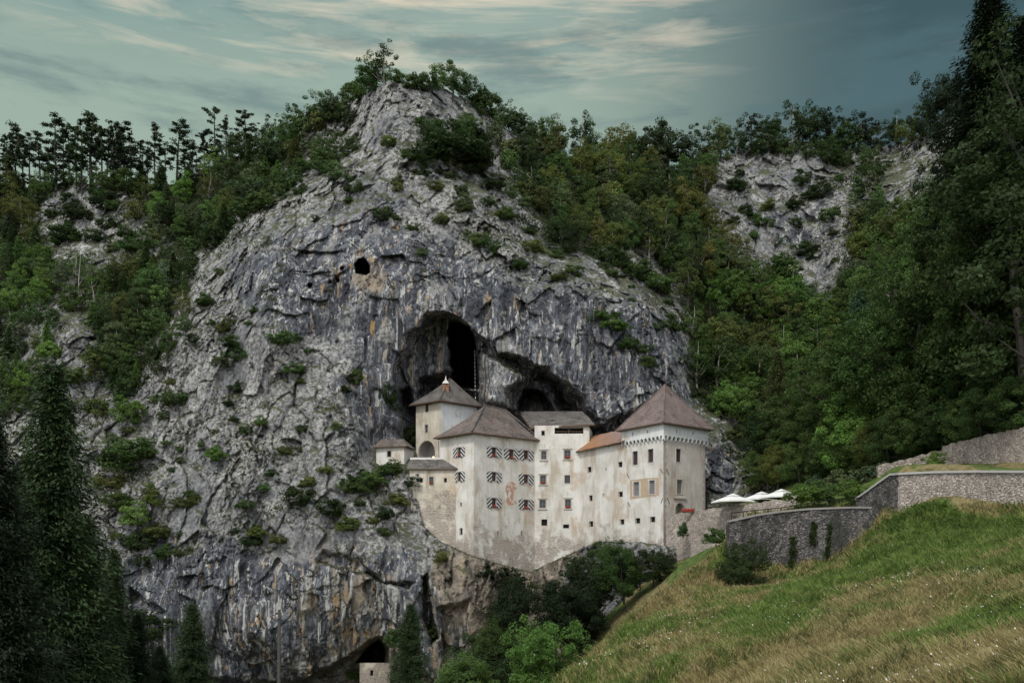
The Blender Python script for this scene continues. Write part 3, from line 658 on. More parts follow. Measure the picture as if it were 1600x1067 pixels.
castle = empty('castle', W(830, 860, 166))
tag(castle, 'cream walled castle with brown shingle roofs built into the mouth of the great cave', 'castle')
bpy.context.view_layer.update()
CO = castle.location.copy()
def cpart(name, mb_or_me, mats=None, smooth=False):
    """a part of the castle, modelled in world coordinates"""
    if isinstance(mb_or_me, MB): mb_or_me = mb_or_me.mesh(name, mats)
    o = link(name, mb_or_me, castle); o.location = -CO
    if smooth: mb_or_me.polygons.foreach_set('use_smooth', [True]*len(mb_or_me.polygons))
    return o
def edge_hit(A, B, px):
    """parameter (metres from A) and depth where the sight line of a column meets the wall A-B"""
    u = (px-800)/F; dx, dy = B[0]-A[0], B[1]-A[1]
    t = (u*A[1]-A[0])/(dx-u*dy); L = math.hypot(dx, dy)
    return t*L, A[1]+t*dy
REV = .38
def facade(mb, A, B, z0, z1, holes, mi=0, z1b=None):
    """a wall from A to B (plan points, seen left to right) with real openings: holes are lists of (s,z) points"""
    L = math.hypot(B[0]-A[0], B[1]-A[1]); d = ((B[0]-A[0])/L, (B[1]-A[1])/L); z1b = z1 if z1b is None else z1b
    outer = [(0, z0), (L, z0), (L, z1b), (0, z1)]
    polys = [outer]+[h[::-1] for h in holes]
    flat = [p for q in polys for p in q]
    tris = tessellate_polygon([[Vector((p[0], p[1], 0)) for p in q] for q in polys])
    P3 = lambda s, z, dep=0: (A[0]+d[0]*s-d[1]*dep, A[1]+d[1]*s+d[0]*dep, z)
    mb.add([P3(s, z) for s, z in flat], [t for t in tris], mi)
    for h in holes:
        n = len(h); mb.add([P3(s, z) for s, z in h]+[P3(s, z, REV) for s, z in h], [(i, (i+1) % n, (i+1) % n+n, i+n) for i in range(n)], mi)
def rect_hole(A, B, px, py, w, h):
    s0, Y0 = edge_hit(A, B, px-w/2); s1, Y1 = edge_hit(A, B, px+w/2); Yc = edge_hit(A, B, px)[1]
    za, zb = zp(py+h/2, Yc), zp(py-h/2, Yc); return [(s0, za), (s1, za), (s1, zb), (s0, zb)]
CACHE = {}
def cached(key, fn):
    if key not in CACHE: CACHE[key] = fn()
    return CACHE[key]
def geranium(mb, x0, x1, y, z, seed):
    r = random.Random(seed)
    for k in range(46):
        x = r.uniform(x0, x1); yy = y+r.uniform(-.16, .1); zz = z+r.uniform(-.12, .26); s = r.uniform(.05, .10)
        a = [r.uniform(-1, 1) for _ in range(6)]
        mb.add([(x-s, yy+a[0]*s, zz+a[1]*s), (x+a[2]*s, yy-s, zz-s), (x+s, yy+a[3]*s, zz+a[4]*s), (x+a[5]*s, yy, zz+s)], [(0, 1, 2, 3)], 0 if k % 4 else 1)
def window(A, B, px, py, w, h, kind='plain', flowers=False, label=None, trim=True):
    """cuts nothing itself: returns the hole and puts a window part with its own pieces in it"""
    hole = rect_hole(A, B, px, py, w, h)
    L = math.hypot(B[0]-A[0], B[1]-A[1]); d = ((B[0]-A[0])/L, (B[1]-A[1])/L)
    s = (hole[0][0]+hole[1][0])/2; ww = round(abs(hole[1][0]-hole[0][0]), 1)/2; hh = round(hole[2][1]-hole[0][1], 1)/2
    zc = (hole[0][1]+hole[2][1])/2
    hole = [(s-ww, zc-hh), (s+ww, zc-hh), (s+ww, zc+hh), (s-ww, zc+hh)]
    loc = (A[0]+d[0]*s, A[1]+d[1]*s, zc); rz = math.atan2(d[1], d[0])
    def mk_frame():
        m = MB(); t = .16
        if kind in ('slot', 'small'): t = .10
        y0, y1 = -.05, .14
        if kind == 'small' or kind == 'slot':
            y0, y1 = -.012, .1
        m.box(-ww-t, -ww, y0, y1, -hh-t, hh+t); m.box(ww, ww+t, y0, y1, -hh-t, hh+t)
        m.box(-ww, ww, y0, y1, hh, hh+t); m.box(-ww, ww, y0, y1, -hh-t, -hh)
        if kind == 'hood': m.box(-ww-.34, ww+.34, -.16, .04, hh+t+.05, hh+t+.19); m.box(-ww-.3, ww+.3, -.18, .03, -hh-t-.16, -hh-t-.003)
        return m.mesh('window_frame', TRIM if kind != 'tall' else TRIMW)
    f = link('window', cached(('f', kind, ww, hh), mk_frame), castle); f.location = Vector(loc)-CO; f.rotation_euler = (0, 0, rz)
    if label: f['label'] = label
    def mk_pane():
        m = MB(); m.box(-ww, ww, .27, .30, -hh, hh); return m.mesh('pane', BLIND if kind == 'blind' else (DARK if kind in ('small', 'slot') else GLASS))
    link('pane', cached(('p', kind, ww, hh), mk_pane), f)
    if kind in ('hood', 'shut', 'tall', 'plain', 'blind'):
        def mk_bars():
            m = MB(); b = .055
            m.box(-ww, -ww+b, .20, .268, -hh, hh); m.box(ww-b, ww, .20, .268, -hh, hh); m.box(-ww+b, ww-b, .20, .268, hh-b, hh); m.box(-ww+b, ww-b, .20, .268, -hh, -hh+b)
            m.box(-b/2, b/2, .21, .268, -hh+b, hh-b)
            for q in ((.0,) if kind != 'tall' else (-.33, .33)): 
                m.box(-ww+b, -b/2, .215, .268, hh*q*1.-b/2, hh*q+b/2); m.box(b/2, ww-b, .215, .268, hh*q-b/2, hh*q+b/2)
            return m.mesh('glazing_bars', REDWOOD if kind in ('shut', 'tall') else GREYW)
        link('glazing_bars', cached(('b', kind, ww, hh), mk_bars), f)
    if kind == 'shut':
        for sg in (-1, 1):
            def mk_sh():
                m = MB(); x0, x1 = .0, ww*1.5+.42
                m.prism([(sg*x0, hh+.34), (sg*x0, -hh-.34), (sg*x1, -hh+.05), (sg*x1, hh-.26)][::sg], -.11, -.055)
                return m.mesh('shutter', STRIPE)
            sh = link('shutter', cached(('s', sg, ww, hh), mk_sh), f); sh.location = (sg*(ww+.06), 0, 0)
            # mirrored stripes: both fall outwards
            if sg < 0: sh.scale = (1, 1, 1)
    if flowers:
        m = MB(); geranium(m, -ww*.85, ww*.85, -.08, -hh+.08, int(px*7+py*13) % 999)
        m.box(-ww*.8, ww*.8, -.16, .06, -hh-.10, -hh+.06, 1)
        m.build('flower_box', [FLOWER, FLG], f)
    return hole

# plan points
MA, MBp, MC, MD = (-13.7, 169.5), (-7., 162.), (4.4, 172.55), (-2.3, 180.05)
# --- main house
h1 = [window(MA, MBp, 717.5, 706, 5, 14, 'shut', True), window(MA, MBp, 717.5, 744.5, 5, 14, 'shut', False)]
h1 += [window(MA, MBp, 720.5, 788, 2, 6, 'slot'), window(MA, MBp, 720.5, 830, 4, 10, 'slot')]
h2 = [window(MBp, MC, px, py, 7, 14, 'shut', fl) for px, py, fl in ((772, 706, 1), (799, 709, 1), (822, 710.5, 0), (772, 744.5, 0), (822, 748, 0), (772, 785, 1), (822, 787.5, 1))]
h2 += [window(MBp, MC, 778, 833, 1.6, 7, 'slot'), window(MBp, MC, 815, 833, 1.6, 7, 'slot')]
m = MB(); facade(m, MA, MBp, -7, 21.7, h1); facade(m, MBp, MC, -7, 21.7, h2); facade(m, MC, MD, -7, 21.7, []); facade(m, MD, MA, -7, 21.7, [])
cpart('wall', m, PLA)
def hip_roof(corners, zs, r1, r2, mat, th=.22, sag=.0, name='roof'):
    """corners: four plan points of the eaves, in order front-left end, front corner, right end, rear; ridge r1-r2"""
    m = MB(); n = 10
    C4 = [Vector((c[0], c[1], z)) for c, z in zip(corners, zs)]; A, B = Vector(r1), Vector(r2)
    def patch(p0, p1, q1, q0):
        # eave p0-p1, ridge q0-q1, subdivided and slightly uneven
        b = len(m.v); nn, mm = 16, 8
        for j in range(mm+1):
            for i in range(nn+1):
                u, v = i/nn, j/mm; e = p0.lerp(p1, u); r = q0.lerp(q1, u); p = e.lerp(r, v)
                p = p+Vector((0, 0, -sag*math.sin(v*math.pi)+.05*math.sin(u*19+v*7+p.x)*math.sin(v*math.pi)*math.sin(u*math.pi)))
                m.v.append(tuple(p))
        for j in range(mm):
            for i in range(nn):
                m.f.append((b+j*(nn+1)+i, b+j*(nn+1)+i+1, b+(j+1)*(nn+1)+i+1, b+(j+1)*(nn+1)+i)); m.m.append(0)
    patch(C4[0], C4[1], A, A); patch(C4[1], C4[2], B, A); patch(C4[2], C4[3], B, B); patch(C4[3], C4[0], A, B)
    # underside and eaves board
    dn = Vector((0, 0, -th)); m.add([c+dn for c in C4], [(3, 2, 1, 0)], 1)
    for i in range(4):
        a, b_ = C4[i], C4[(i+1) % 4]; m.add([a, b_, b_+dn, a+dn], [(0, 3, 2, 1)], 1)
    return cpart(name, m, [mat, WOOD])
def ridge_cap(pts, mat, r=.13):
    m = MB(); m.tube(pts, r, 5); return cpart('ridge_cap', m, mat)
def off(corners, o):
    c = Vector((sum(p[0] for p in corners)/4, sum(p[1] for p in corners)/4)); out = []
    for p in corners:
        v = Vector(p)-c; out.append(tuple(c+v*(1+o/v.length*1.25)))
    return out
MR = off([MA, MBp, MC, MD], 1.1)
hip_roof(MR, (21.5,)*4, (-5.2, 170.5, 27.9), (-1.4, 175.2, 27.8), RM, sag=.35)
ridge_cap([(MR[1][0], MR[1][1], 21.6), (-5.2, 170.5, 28.0)], RG); ridge_cap([(-5.2, 170.5, 28.0), (-1.4, 175.2, 27.9)], RG); ridge_cap([(MR[2][0], MR[2][1], 21.6), (-1.4, 175.2, 27.9)], RG)
# --- the faded fresco on the main wall
def fresco():
    t = NT('faded_fresco'); P = t.pos(); n = t.noise(P, .9, 6, .65); n2 = t.noise(P, .5, 3)
    c = t.mix(n, (.58, .22, .12), (.60, .36, .24)); t.put(t.b.inputs['Base Color'], c)
    t.put(t.b.inputs['Alpha'], t.m('MULTIPLY', t.ss(t.noise(P, 1.1, 6, .7), .42, .56), .75)); return t.mat
def on_wall(A, B, pts, dep=-.012):
    L = math.hypot(B[0]-A[0], B[1]-A[1]); d = ((B[0]-A[0])/L, (B[1]-A[1])/L); o = []
    for px, py in pts:
        s, Y = edge_hit(A, B, px); o.append((A[0]+d[0]*s-d[1]*dep, A[1]+d[1]*s+d[0]*dep, zp(py, Y)))
    return o
m = MB(); pts = [(790,758),(793,754),(800,752),(806,755),(807,763),(803,768),(802,774),(806,780),(807,786),(800,789),(792,789),(789,784),(793,776),(790,768)]
m.add(on_wall(MBp, MC, pts), [tuple(range(len(pts)))]); o = cpart('fresco', m, fresco()); o['label'] = 'faded orange fresco between the shuttered windows'
# --- middle wing
WA, WB = MC, (15.0, 172.)
h = [window(WA, WB, 849.8, 711, 8, 13, 'hood'), window(WA, WB, 886.5, 709.5, 9.5, 13, 'hood', True), window(WA, WB, 848.5, 749, 9, 13, 'hood', True),
     window(WA, WB, 886.5, 748.5, 9, 13, 'tall'), window(WA, WB, 847.8, 787, 9.5, 13, 'hood'), window(WA, WB, 887.5, 786.5, 9, 13, 'hood', True),
     window(WA, WB, 850.5, 816, 8.5, 10, 'small'), window(WA, WB, 884.5, 822, 9, 6, 'small'), window(WA, WB, 848.6, 676.5, 5, 7, 'small')]
lg = rect_hole(WA, WB, 889, 672.6, 45, 9.4)
m = MB(); facade(m, WA, WB, -6, 24.3, h+[lg]); m.add([(15., 172., -6), (16.5, 181., -6), (16.5, 181., 23.9), (15., 172., 23.9)], [(0, 1, 2, 3)]); m.add([(4.4, 172.55, 23.9), (15., 172., 23.9), (16.5, 181., 23.9), (2, 182., 23.9)], [(0, 1, 2, 3)])
cpart('wall', m, PLA)
# loggia: floor, rail, post
Lg = [Vector(p) for p in on_wall(WA, WB, [(866, 677), (912, 677)], .2)]
m = MB(); m.tube([Lg[0]+Vector((0, 0, .42)), Lg[1]+Vector((0, 0, .42))], .07, 5)
for k in range(0, 9):
    p = Lg[0].lerp(Lg[1], k/8); m.tube([p, p+Vector((0, 0, .42 if k % 4 else 1.3))], .05 if k % 4 else .09, 5)
cpart('loggia_rail', m, WOOD)
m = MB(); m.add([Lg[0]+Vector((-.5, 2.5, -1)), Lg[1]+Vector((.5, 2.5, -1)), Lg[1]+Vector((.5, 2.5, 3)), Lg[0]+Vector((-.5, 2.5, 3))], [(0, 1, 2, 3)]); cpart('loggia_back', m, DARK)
m = MB()
E0, E1 = Vector((3.6, 173.2, 24.0)), Vector((15.9, 171.2, 24.45)); G0, G1 = Vector((1.5, 180.5, 28.3)), Vector((14.2, 179., 28.1))
dn = Vector((0, 0, -.32))
nn = 14; b = len(m.v)
for j in range(7):
    for i in range(nn+1):
        p = E0.lerp(E1, i/nn).lerp(G0.lerp(G1, i/nn), j/6); m.v.append(tuple(p+Vector((0, 0, .12*math.sin(i*1.7+j)*math.sin(j/6*3.14)-.02*math.sin(j/6*3.14)))))
for j in range(6):
    for i in range(nn): m.f.append((b+j*(nn+1)+i, b+j*(nn+1)+i+1, b+(j+1)*(nn+1)+i+1, b+(j+1)*(nn+1)+i)); m.m.append(0)
m.add([E0, E1, E1+dn, E0+dn], [(0, 3, 2, 1)], 1); m.add([E1, G1, G1+dn, E1+dn], [(0, 3, 2, 1)], 1); m.add([E0+dn, E1+dn, G1+dn, G0+dn], [(3, 2, 1, 0)], 1)
m.add([G0, G1, G1+Vector((1, 5, -3)), G0+Vector((0, 5, -3))], [(0, 1, 2, 3)], 0)
cpart('roof', m, [RG, WOOD])['label'] = 'long dark grey shingle roof under the cave brow'
# --- sloping wing to the right tower
VA, VB = (13.07, 172.4), (20.2, 159.)
h = [window(VA, VB, 921, 733.5, 6, 8.5, 'small'), window(VA, VB, 969, 725.5, 6.5, 8, 'small'), window(VA, VB, 923, 778, 5.5, 8, 'small'), window(VA, VB, 969.7, 772, 6.5, 8, 'small'),
     window(VA, VB, 923.8, 818.3, 6, 8, 'small'), window(VA, VB, 972, 815, 6.5, 8, 'small'), window(VA, VB, 947, 733, 1.6, 2.6, 'slot'), window(VA, VB, 943, 773.3, 2, 5, 'slot')]
m = MB(); facade(m, VA, VB, -3, 19.3, h); m.add([(13.07, 172.4, 19.3), (20.2, 159., 19.3), (24, 163, 19.3), (18, 174, 19.3)], [(0, 1, 2, 3)]); m.add([(15.0,172,-3),(18,174,-3),(18,174,19.3),(15.0,172,19.3)], [(0,1,2,3)])
cpart('wall', m, PLA)
m = MB(); e0, e1 = Vector((12.3, 172.2, 19.2)), Vector((19.9, 158.0, 19.5)); r0, r1 = Vector((15.6, 174.2, 22.4)), Vector((23.2, 162.6, 22.9)); b = 0; nn = 16
for j in range(6):
    for i in range(nn+1):
        p = e0.lerp(e1, i/nn).lerp(r0.lerp(r1, i/nn), j/5); m.v.append(tuple(p+Vector((0, 0, .07*math.sin(i*2.1+j*1.3)))))
for j in range(5):
    for i in range(nn): m.f.append((j*(nn+1)+i, j*(nn+1)+i+1, (j+1)*(nn+1)+i+1, (j+1)*(nn+1)+i)); m.m.append(0)
dn = Vector((0, 0, -.18)); m.add([e0, e1, e1+dn, e0+dn], [(0, 3, 2, 1)], 1); m.add([e0, r0, r0+dn, e0+dn], [(0, 1, 2, 3)], 1); m.add([r0, r1, r1+Vector((3, 3, -3)), r0+Vector((3, 3, -3))], [(0, 1, 2, 3)])
cpart('roof', m, [RR, WOOD])['label'] = 'low roof with rust orange shingles beside the right tower'
# --- right tower
TK, TL, TR, TB = (25.6, 150.), (20.2, 159.), (34.4, 158.), (29., 167.)
h1 = [window(TL, TK, 992.6, 715.6, 8, 21, 'tall'), window(TL, TK, 1016.7, 711.9, 8, 21, 'tall'), window(TL, TK, 994.4, 763.6, 8.5, 21, 'blind'), window(TL, TK, 1018.8, 761, 8.5, 21, 'blind'),
      window(TL, TK, 996.5, 813.3, 7.5, 8, 'small'), window(TL, TK, 1019.7, 811.3, 7.5, 8, 'small')]
h2 = [window(TK, TR, 1060.3, 711.5, 8, 21, 'tall'), window(TK, TR, 1062, 760.5, 8.5, 21.5, 'blind')]
s0, _ = edge_hit(TK, TR, 1055.5); s1, Yd = edge_hit(TK, TR, 1069); zd0, zd1 = zp(830, Yd), zp(797.5, Yd); rr_ = (s1-s0)/2
door = [(s0, zd0), (s1, zd0)]+[(s0+rr_+rr_*math.cos(a), zd1+rr_*math.sin(a)*1.05) for a in [math.pi*k/10 for k in range(11)]]
m = MB(); facade(m, TL, TK, -2, 18.9, h1); cpart('wall', m, PLA)
m = MB(); facade(m, TK, TR, -2, 18.9, h2+[door]); facade(m, TR, TB, -2, 18.9, []); facade(m, TB, TL, -2, 18.9, []); cpart('wall', m, PLR)
# door surround, back, hood
L = math.hypot(TR[0]-TK[0], TR[1]-TK[1]); dT = ((TR[0]-TK[0])/L, (TR[1]-TK[1])/L)
def TP(s, z, dep): return (TK[0]+dT[0]*s-dT[1]*dep, TK[1]+dT[1]*s+dT[0]*dep, z)
m = MB(); n = 14; ring = [(s0, zd0)]+[(s0+rr_+rr_*math.cos(a), zd1+rr_*math.sin(a)*1.05) for a in [math.pi*(1-k/10) for k in range(11)]]+[(s1, zd0)]
o_ = []
for i, (s, z) in enumerate(ring):
    cx, cz = s0+rr_, min(z, zd1) if z <= zd1 else zd1
    v = Vector((s-cx, z-cz)); v.normalize(); o_.append((s+v.x*.38, z+v.y*.38))
for i in range(len(ring)-1):
    q = [ring[i], ring[i+1], o_[i+1], o_[i]]; m.add([TP(s, z, -.06) for s, z in q]+[TP(s, z, .1) for s, z in q], [(0, 1, 2, 3), (3, 2, 6, 7), (0, 4, 5, 1)])
m.add([TP(s0-.5, zd1+rr_+.75, -.2), TP(s1+.5, zd1+rr_+.75, -.2), TP(s1+.5, zd1+rr_+.95, -.2), TP(s0-.5, zd1+rr_+.95, -.2), TP(s0-.5, zd1+rr_+.75, .05), TP(s1+.5, zd1+rr_+.75, .05), TP(s1+.5, zd1+rr_+.95, .05), TP(s0-.5, zd1+rr_+.95, .05)],
      [(0, 1, 2, 3), (0, 4, 5, 1), (3, 2, 6, 7)])
df = cpart('door', m, TRIM); df['label'] = 'arched stone doorway at the foot of the right tower'
m = MB(); m.add([TP(s0-.3, zd0, 1.4), TP(s1+.3, zd0, 1.4), TP(s1+.3, zd1+rr_+.3, 1.4), TP(s0-.3, zd1+rr_+.3, 1.4)], [(0, 1, 2, 3)])
m.add([TP(s0, zd0, .38), TP(s0-.3, zd0, 1.4), TP(s0-.3, zd1+2, 1.4), TP(s0, zd1+2, .38), TP(s1, zd0, .38), TP(s1+.3, zd0, 1.4), TP(s1+.3, zd1+2, 1.4), TP(s1, zd1+2, .38)], [(0, 1, 2, 3), (4, 7, 6, 5)]); dq = m.build('door_recess', TRIM, df)
# quoins of the tower
QST = simple('quoin_stone', (.45, .38, .35), .9, .3, 2., .02)
for left in (1, 0):
    m = MB()
    for k in range(34):
        z = -1.2+k*.6; w_ = .5 if k % 2 else .8
        a, b2 = (TP(.0, z, -.03), TP(w_, z, -.03)) if left else (TP(L-w_*.8, z, -.03), TP(L-.0, z, -.03))
        m.add([a, b2, (b2[0], b2[1], z+.54), (a[0], a[1], z+.54)], [(0, 1, 2, 3)])
    cpart('quoins', m, QST)
# tan repair patch round the blind windows
m = MB(); pts = [(984, 750), (1008, 747), (1029, 746), (1030, 774), (1006, 777), (985, 780)]
P_ = on_wall(TL, TK, pts); hs = [on_wall(TL, TK, [(994.4-6.5, 775.8), (994.4+6.3, 775.6), (994.4+6.3, 751.3), (994.4-6.5, 751.3)]), on_wall(TL, TK, [(1018.8-6.2, 773.2), (1018.8+6.2, 773.1), (1018.8+6.2, 748.7), (1018.8-6.2, 748.8)])]
allp = [P_]+[q[::-1] for q in hs]; tr = tessellate_polygon([[Vector(p) for p in q] for q in allp]); m.add([p for q in allp for p in q], list(tr)); cpart('plaster_patch', m, simple('tan_plaster', (.47, .355, .25), .9, .2, 1., .01))
# white machicolated storey with a row of little arches
def band(A, B, n):
    L = math.hypot(B[0]-A[0], B[1]-A[1]); d = ((B[0]-A[0])/L, (B[1]-A[1])/L); pr = .42
    zt, za, zb = 21.6, 19.2, 18.85
    m = MB(); prof = [(-.0, zt), (-.0, zb)]; step = (L+.84)/n; x = -.42
    prof = [(-.42, zt), (-.42, zb)]
    for k in range(n):
        a0 = x+k*step+.13; a1 = x+(k+1)*step-.13; r = (a1-a0)/2
        prof += [(a0, zb), (a0, za-r*.4)]+[(a0+r-r*math.cos(math.pi*q/6), za-r*.4+r*math.sin(math.pi*q/6)) for q in range(1, 6)]+[(a1, za-r*.4), (a1, zb)]
    prof += [(L+.42, zb), (L+.42, zt)]
    hol = []
    for fx in (.27, .65):
        hol.append([(L*fx-.2, 20.2), (L*fx+.2, 20.2), (L*fx+.2, 20.75), (L*fx-.2, 20.75)])
    tr = tessellate_polygon([[Vector((s, z, 0)) for s, z in prof]]+[[Vector((s, z, 0)) for s, z in q[::-1]] for q in hol])
    P3 = lambda s, z, dep: (A[0]+d[0]*s-d[1]*dep, A[1]+d[1]*s+d[0]*dep, z)
    fl = prof+[p for q in hol for p in q[::-1]]
    m.add([P3(s, z, -pr) for s, z in fl], list(tr)); np_ = len(prof)
    m.add([P3(s, z, -pr) for s, z in prof]+[P3(s, z, .0) for s, z in prof], [(i, (i+1), (i+1)+np_, i+np_) for i in range(np_-1)])
    for q in hol: m.add([P3(s, z, -pr) for s, z in q]+[P3(s, z, .1) for s, z in q], [(i, (i+1) % 4, (i+1) % 4+4, i+4) for i in range(4)]+[(4, 5, 6, 7)])
    # consoles
    for k in range(n+1):
        s = min(max(x+k*step, .05-.42), L+.37); m.add([P3(s-.11, zb-.0, -pr+.005), P3(s+.11, zb, -pr+.005), P3(s+.11, zb-.3, .0), P3(s-.11, zb-.3, .0), P3(s-.11, zb, .0), P3(s+.11, zb, .0)], [(0, 1, 2, 3), (0, 3, 4), (1, 5, 2)])
    return m
m = band(TL, TK, 11); m2 = band(TK, TR, 11); m.add(m2.v, m2.f)
P3 = [Vector((p[0], p[1], 21.6)) for p in (TL, TK, TR, TB)]; m.add([(p[0], p[1], z) for z in (18.9, 21.6) for p in (TR, TB, TL)], [(0, 1, 4, 3), (1, 2, 5, 4)])
cpart('machicolation', m, PLW)['label'] = 'white overhanging top storey with a row of small arches'
TC = off([TL, TK, TR, TB], 1.25)
hip_roof(TC, (21.55,)*4, (27.25, 158.4, 29.6), (27.35, 158.6, 29.6), RT, sag=.12)
ridge_cap([(TC[1][0], TC[1][1], 21.6), (27.3, 158.4, 29.7)], RT, .12); ridge_cap([(TC[0][0], TC[0][1], 21.6), (27.3, 158.5, 29.7)], RT, .1); ridge_cap([(TC[2][0], TC[2][1], 21.6), (27.3, 158.5, 29.7)], RT, .1)
# --- rear arch tower
AK, AL, AR, AB = (-14.1, 176.), (-19.6, 181.), (-7.2, 182.5), (-12.7, 187.5)
h1 = [window(AL, AK, 667.2, 637.8, 5, 12.5, 'tall'), window(AL, AK, 666.4, 669.7, 4.5, 12.5, 'plain')]
s0, _ = edge_hit(AL, AK, 653.); s1, Yd = edge_hit(AL, AK, 679.5); zb_, zt_ = zp(716, Yd), zp(706, Yd); ra = (s1-s0)/2
arch = [(s0, zb_-1), (s1, zb_-1)]+[(s0+ra+ra*math.cos(math.pi*k/12), zt_+ra*math.sin(math.pi*k/12)*.98) for k in range(13)]
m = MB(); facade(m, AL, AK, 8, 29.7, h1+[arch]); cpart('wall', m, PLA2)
m = MB(); facade(m, AK, AR, 8, 29.7, []); facade(m, AR, AB, 8, 29.7, []); facade(m, AB, AL, 8, 29.7, []); cpart('wall', m, PLW)
# vaulted niche behind the arch
L = math.hypot(AK[0]-AL[0], AK[1]-AL[1]); d = ((AK[0]-AL[0])/L, (AK[1]-AL[1])/L)
def AP(s, z, dep): return (AL[0]+d[0]*s-d[1]*dep, AL[1]+d[1]*s+d[0]*dep, z)
m = MB(); n = len(arch); m.add([AP(s, z, REV) for s, z in arch]+[AP(s, z, 2.6) for s, z in arch], [(i, (i+1) % n, (i+1) % n+n, i+n) for i in range(n)]+[tuple(range(n, 2*n))])
cpart('niche', m, simple('grey_plaster', (.33, .31, .30), .9, .12, 1., .02))
m = MB(); m.box(-.12, .12, -.12, .12, -.14, .14); t = NT('lamp_glow'); t.put(t.b.inputs['Base Color'], (.9, .7, .4)); t.put(t.b.inputs['Emission Color'], (1., .72, .38)); t.b.inputs['Emission Strength'].default_value = 5.
lp = m.build('lamp', t.mat, castle); lp.location = Vector(AP(s0+ra*1.45, zt_-.9, .9))-CO; lp['label'] = 'small warm lamp glowing inside the arched niche'
AC = off([AL, AK, AR, AB], 1.15)
hip_roof(AC, (29.65,)*4, (-12.7, 181.4, 35.1), (-12.3, 181.9, 35.1), RG, sag=.2)
ridge_cap([(AC[1][0], AC[1][1], 29.7), (-12.7, 181.4, 35.2)], RG, .1)
m = MB(); cx, cy = -13.35, 178.8
m.box(cx-.62, cx+.62, cy-.5, cy+.5, 30.2, 33.0); m.box(cx-.72, cx+.72, cy-.6, cy+.6, 33.0, 33.2)
ch = cpart('chimney', m, BRICK)
for sx in (-.5, .5):
    for sy in (-.42, .42): m = MB(); m.box(cx+sx-.08, cx+sx+.08, cy+sy-.08, cy+sy+.08, 33.2, 33.6); m.build('vent_post', BRICK, ch)
m = MB(); m.add([(cx-.72, cy-.6, 33.6), (cx+.72, cy-.6, 33.6), (cx+.72, cy+.6, 33.6), (cx-.72, cy+.6, 33.6), (cx-.2, cy-.16, 34.3), (cx+.2, cy-.16, 34.3), (cx+.2, cy+.16, 34.3), (cx-.2, cy+.16, 34.3), (cx, cy, 35.3)],
  [(3, 2, 1, 0), (0, 1, 5, 4), (1, 2, 6, 5), (2, 3, 7, 6), (3, 0, 4, 7), (4, 5, 8), (5, 6, 8), (6, 7, 8), (7, 4, 8)]); m.build('spire', TRIMW, ch)
# --- terrace wing on the left
QA, QB = (xp(640, 166.6), 166.6), (xp(712.5, 165.9), 165.9)
h = [window(QA, QB, 658.5, 750, 4.5, 6.5, 'small'), window(QA, QB, 674, 750, 7, 10.5, 'shutless', True), window(QA, QB, 696, 750, 4, 6.5, 'small')]
m = MB(); facade(m, QA, QB, -5, 15.4, h)
m.add([(QA[0], QA[1], -5), (QA[0]-.5, QA[1]+7, -5), (QA[0]-.5, QA[1]+7, 15.4), (QA[0], QA[1], 15.4)], [(0, 3, 2, 1)]); m.add([(QA[0], QA[1]+2.6, 15.3), (QB[0]-2.4, QB[1]+2.6, 15.3), (QB[0]-2.4, QB[1]+2.6, 17.1), (QA[0], QA[1]+2.6, 17.1)], [(0, 1, 2, 3)])
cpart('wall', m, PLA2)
m = MB(); a, b_ = Vector((QA[0]-.5, QA[1]-.5, 15.35)), Vector((QB[0]+.5, QB[1]-.5, 15.3)); c_, d_ = Vector((xp(706, 168.6), 168.6, 17.3)), Vector((xp(640.5, 169), 169, 17.35))
nn = 12
for j in range(5):
    for i in range(nn+1): p = a.lerp(b_, i/nn).lerp(d_.lerp(c_, i/nn), j/4); m.v.append((p.x, p.y, p.z+.05*math.sin(i*1.9+j)))
for j in range(4):
    for i in range(nn): m.f.append((j*(nn+1)+i, j*(nn+1)+i+1, (j+1)*(nn+1)+i+1, (j+1)*(nn+1)+i)); m.m.append(0)
dn = Vector((0, 0, -.2)); m.add([a, b_, b_+dn, a+dn], [(0, 3, 2, 1)], 1); m.add([a+dn, b_+dn, c_+dn, d_+dn], [(3, 2, 1, 0)], 1)
cpart('roof', m, [RG, WOOD])['label'] = 'small lean-to roof of grey shingles over the terrace wing'
m = MB(); m.box(d_.x, c_.x, 169.05, 169.4, 15.2, 17.75); cpart('parapet', m, PLA)
m = MB(); P0 = Vector(on_wall(MA, MBp, [(686.5, 683)], -.15)[0]); m.tube([P0+Vector((0, 0, 0)), P0+Vector((0, -.1, -4.2))], .07, 6); cpart('drainpipe', m, GREYW)
# iron ties on the tower
for (A, B, p, q) in ((TL, TK, (980, 740), (984, 748)), (TL, TK, (981, 784), (985, 791)), (TL, TK, (1032, 732), (1036, 739)), (TL, TK, (1033, 786), (1036, 778)), (TK, TR, (1041, 732), (1045, 742)), (TK, TR, (1042, 777), (1046, 787))):
    m = MB(); m.tube(on_wall(A, B, [p, q], -.05), .045, 5); cpart('iron_tie', m, DARK)
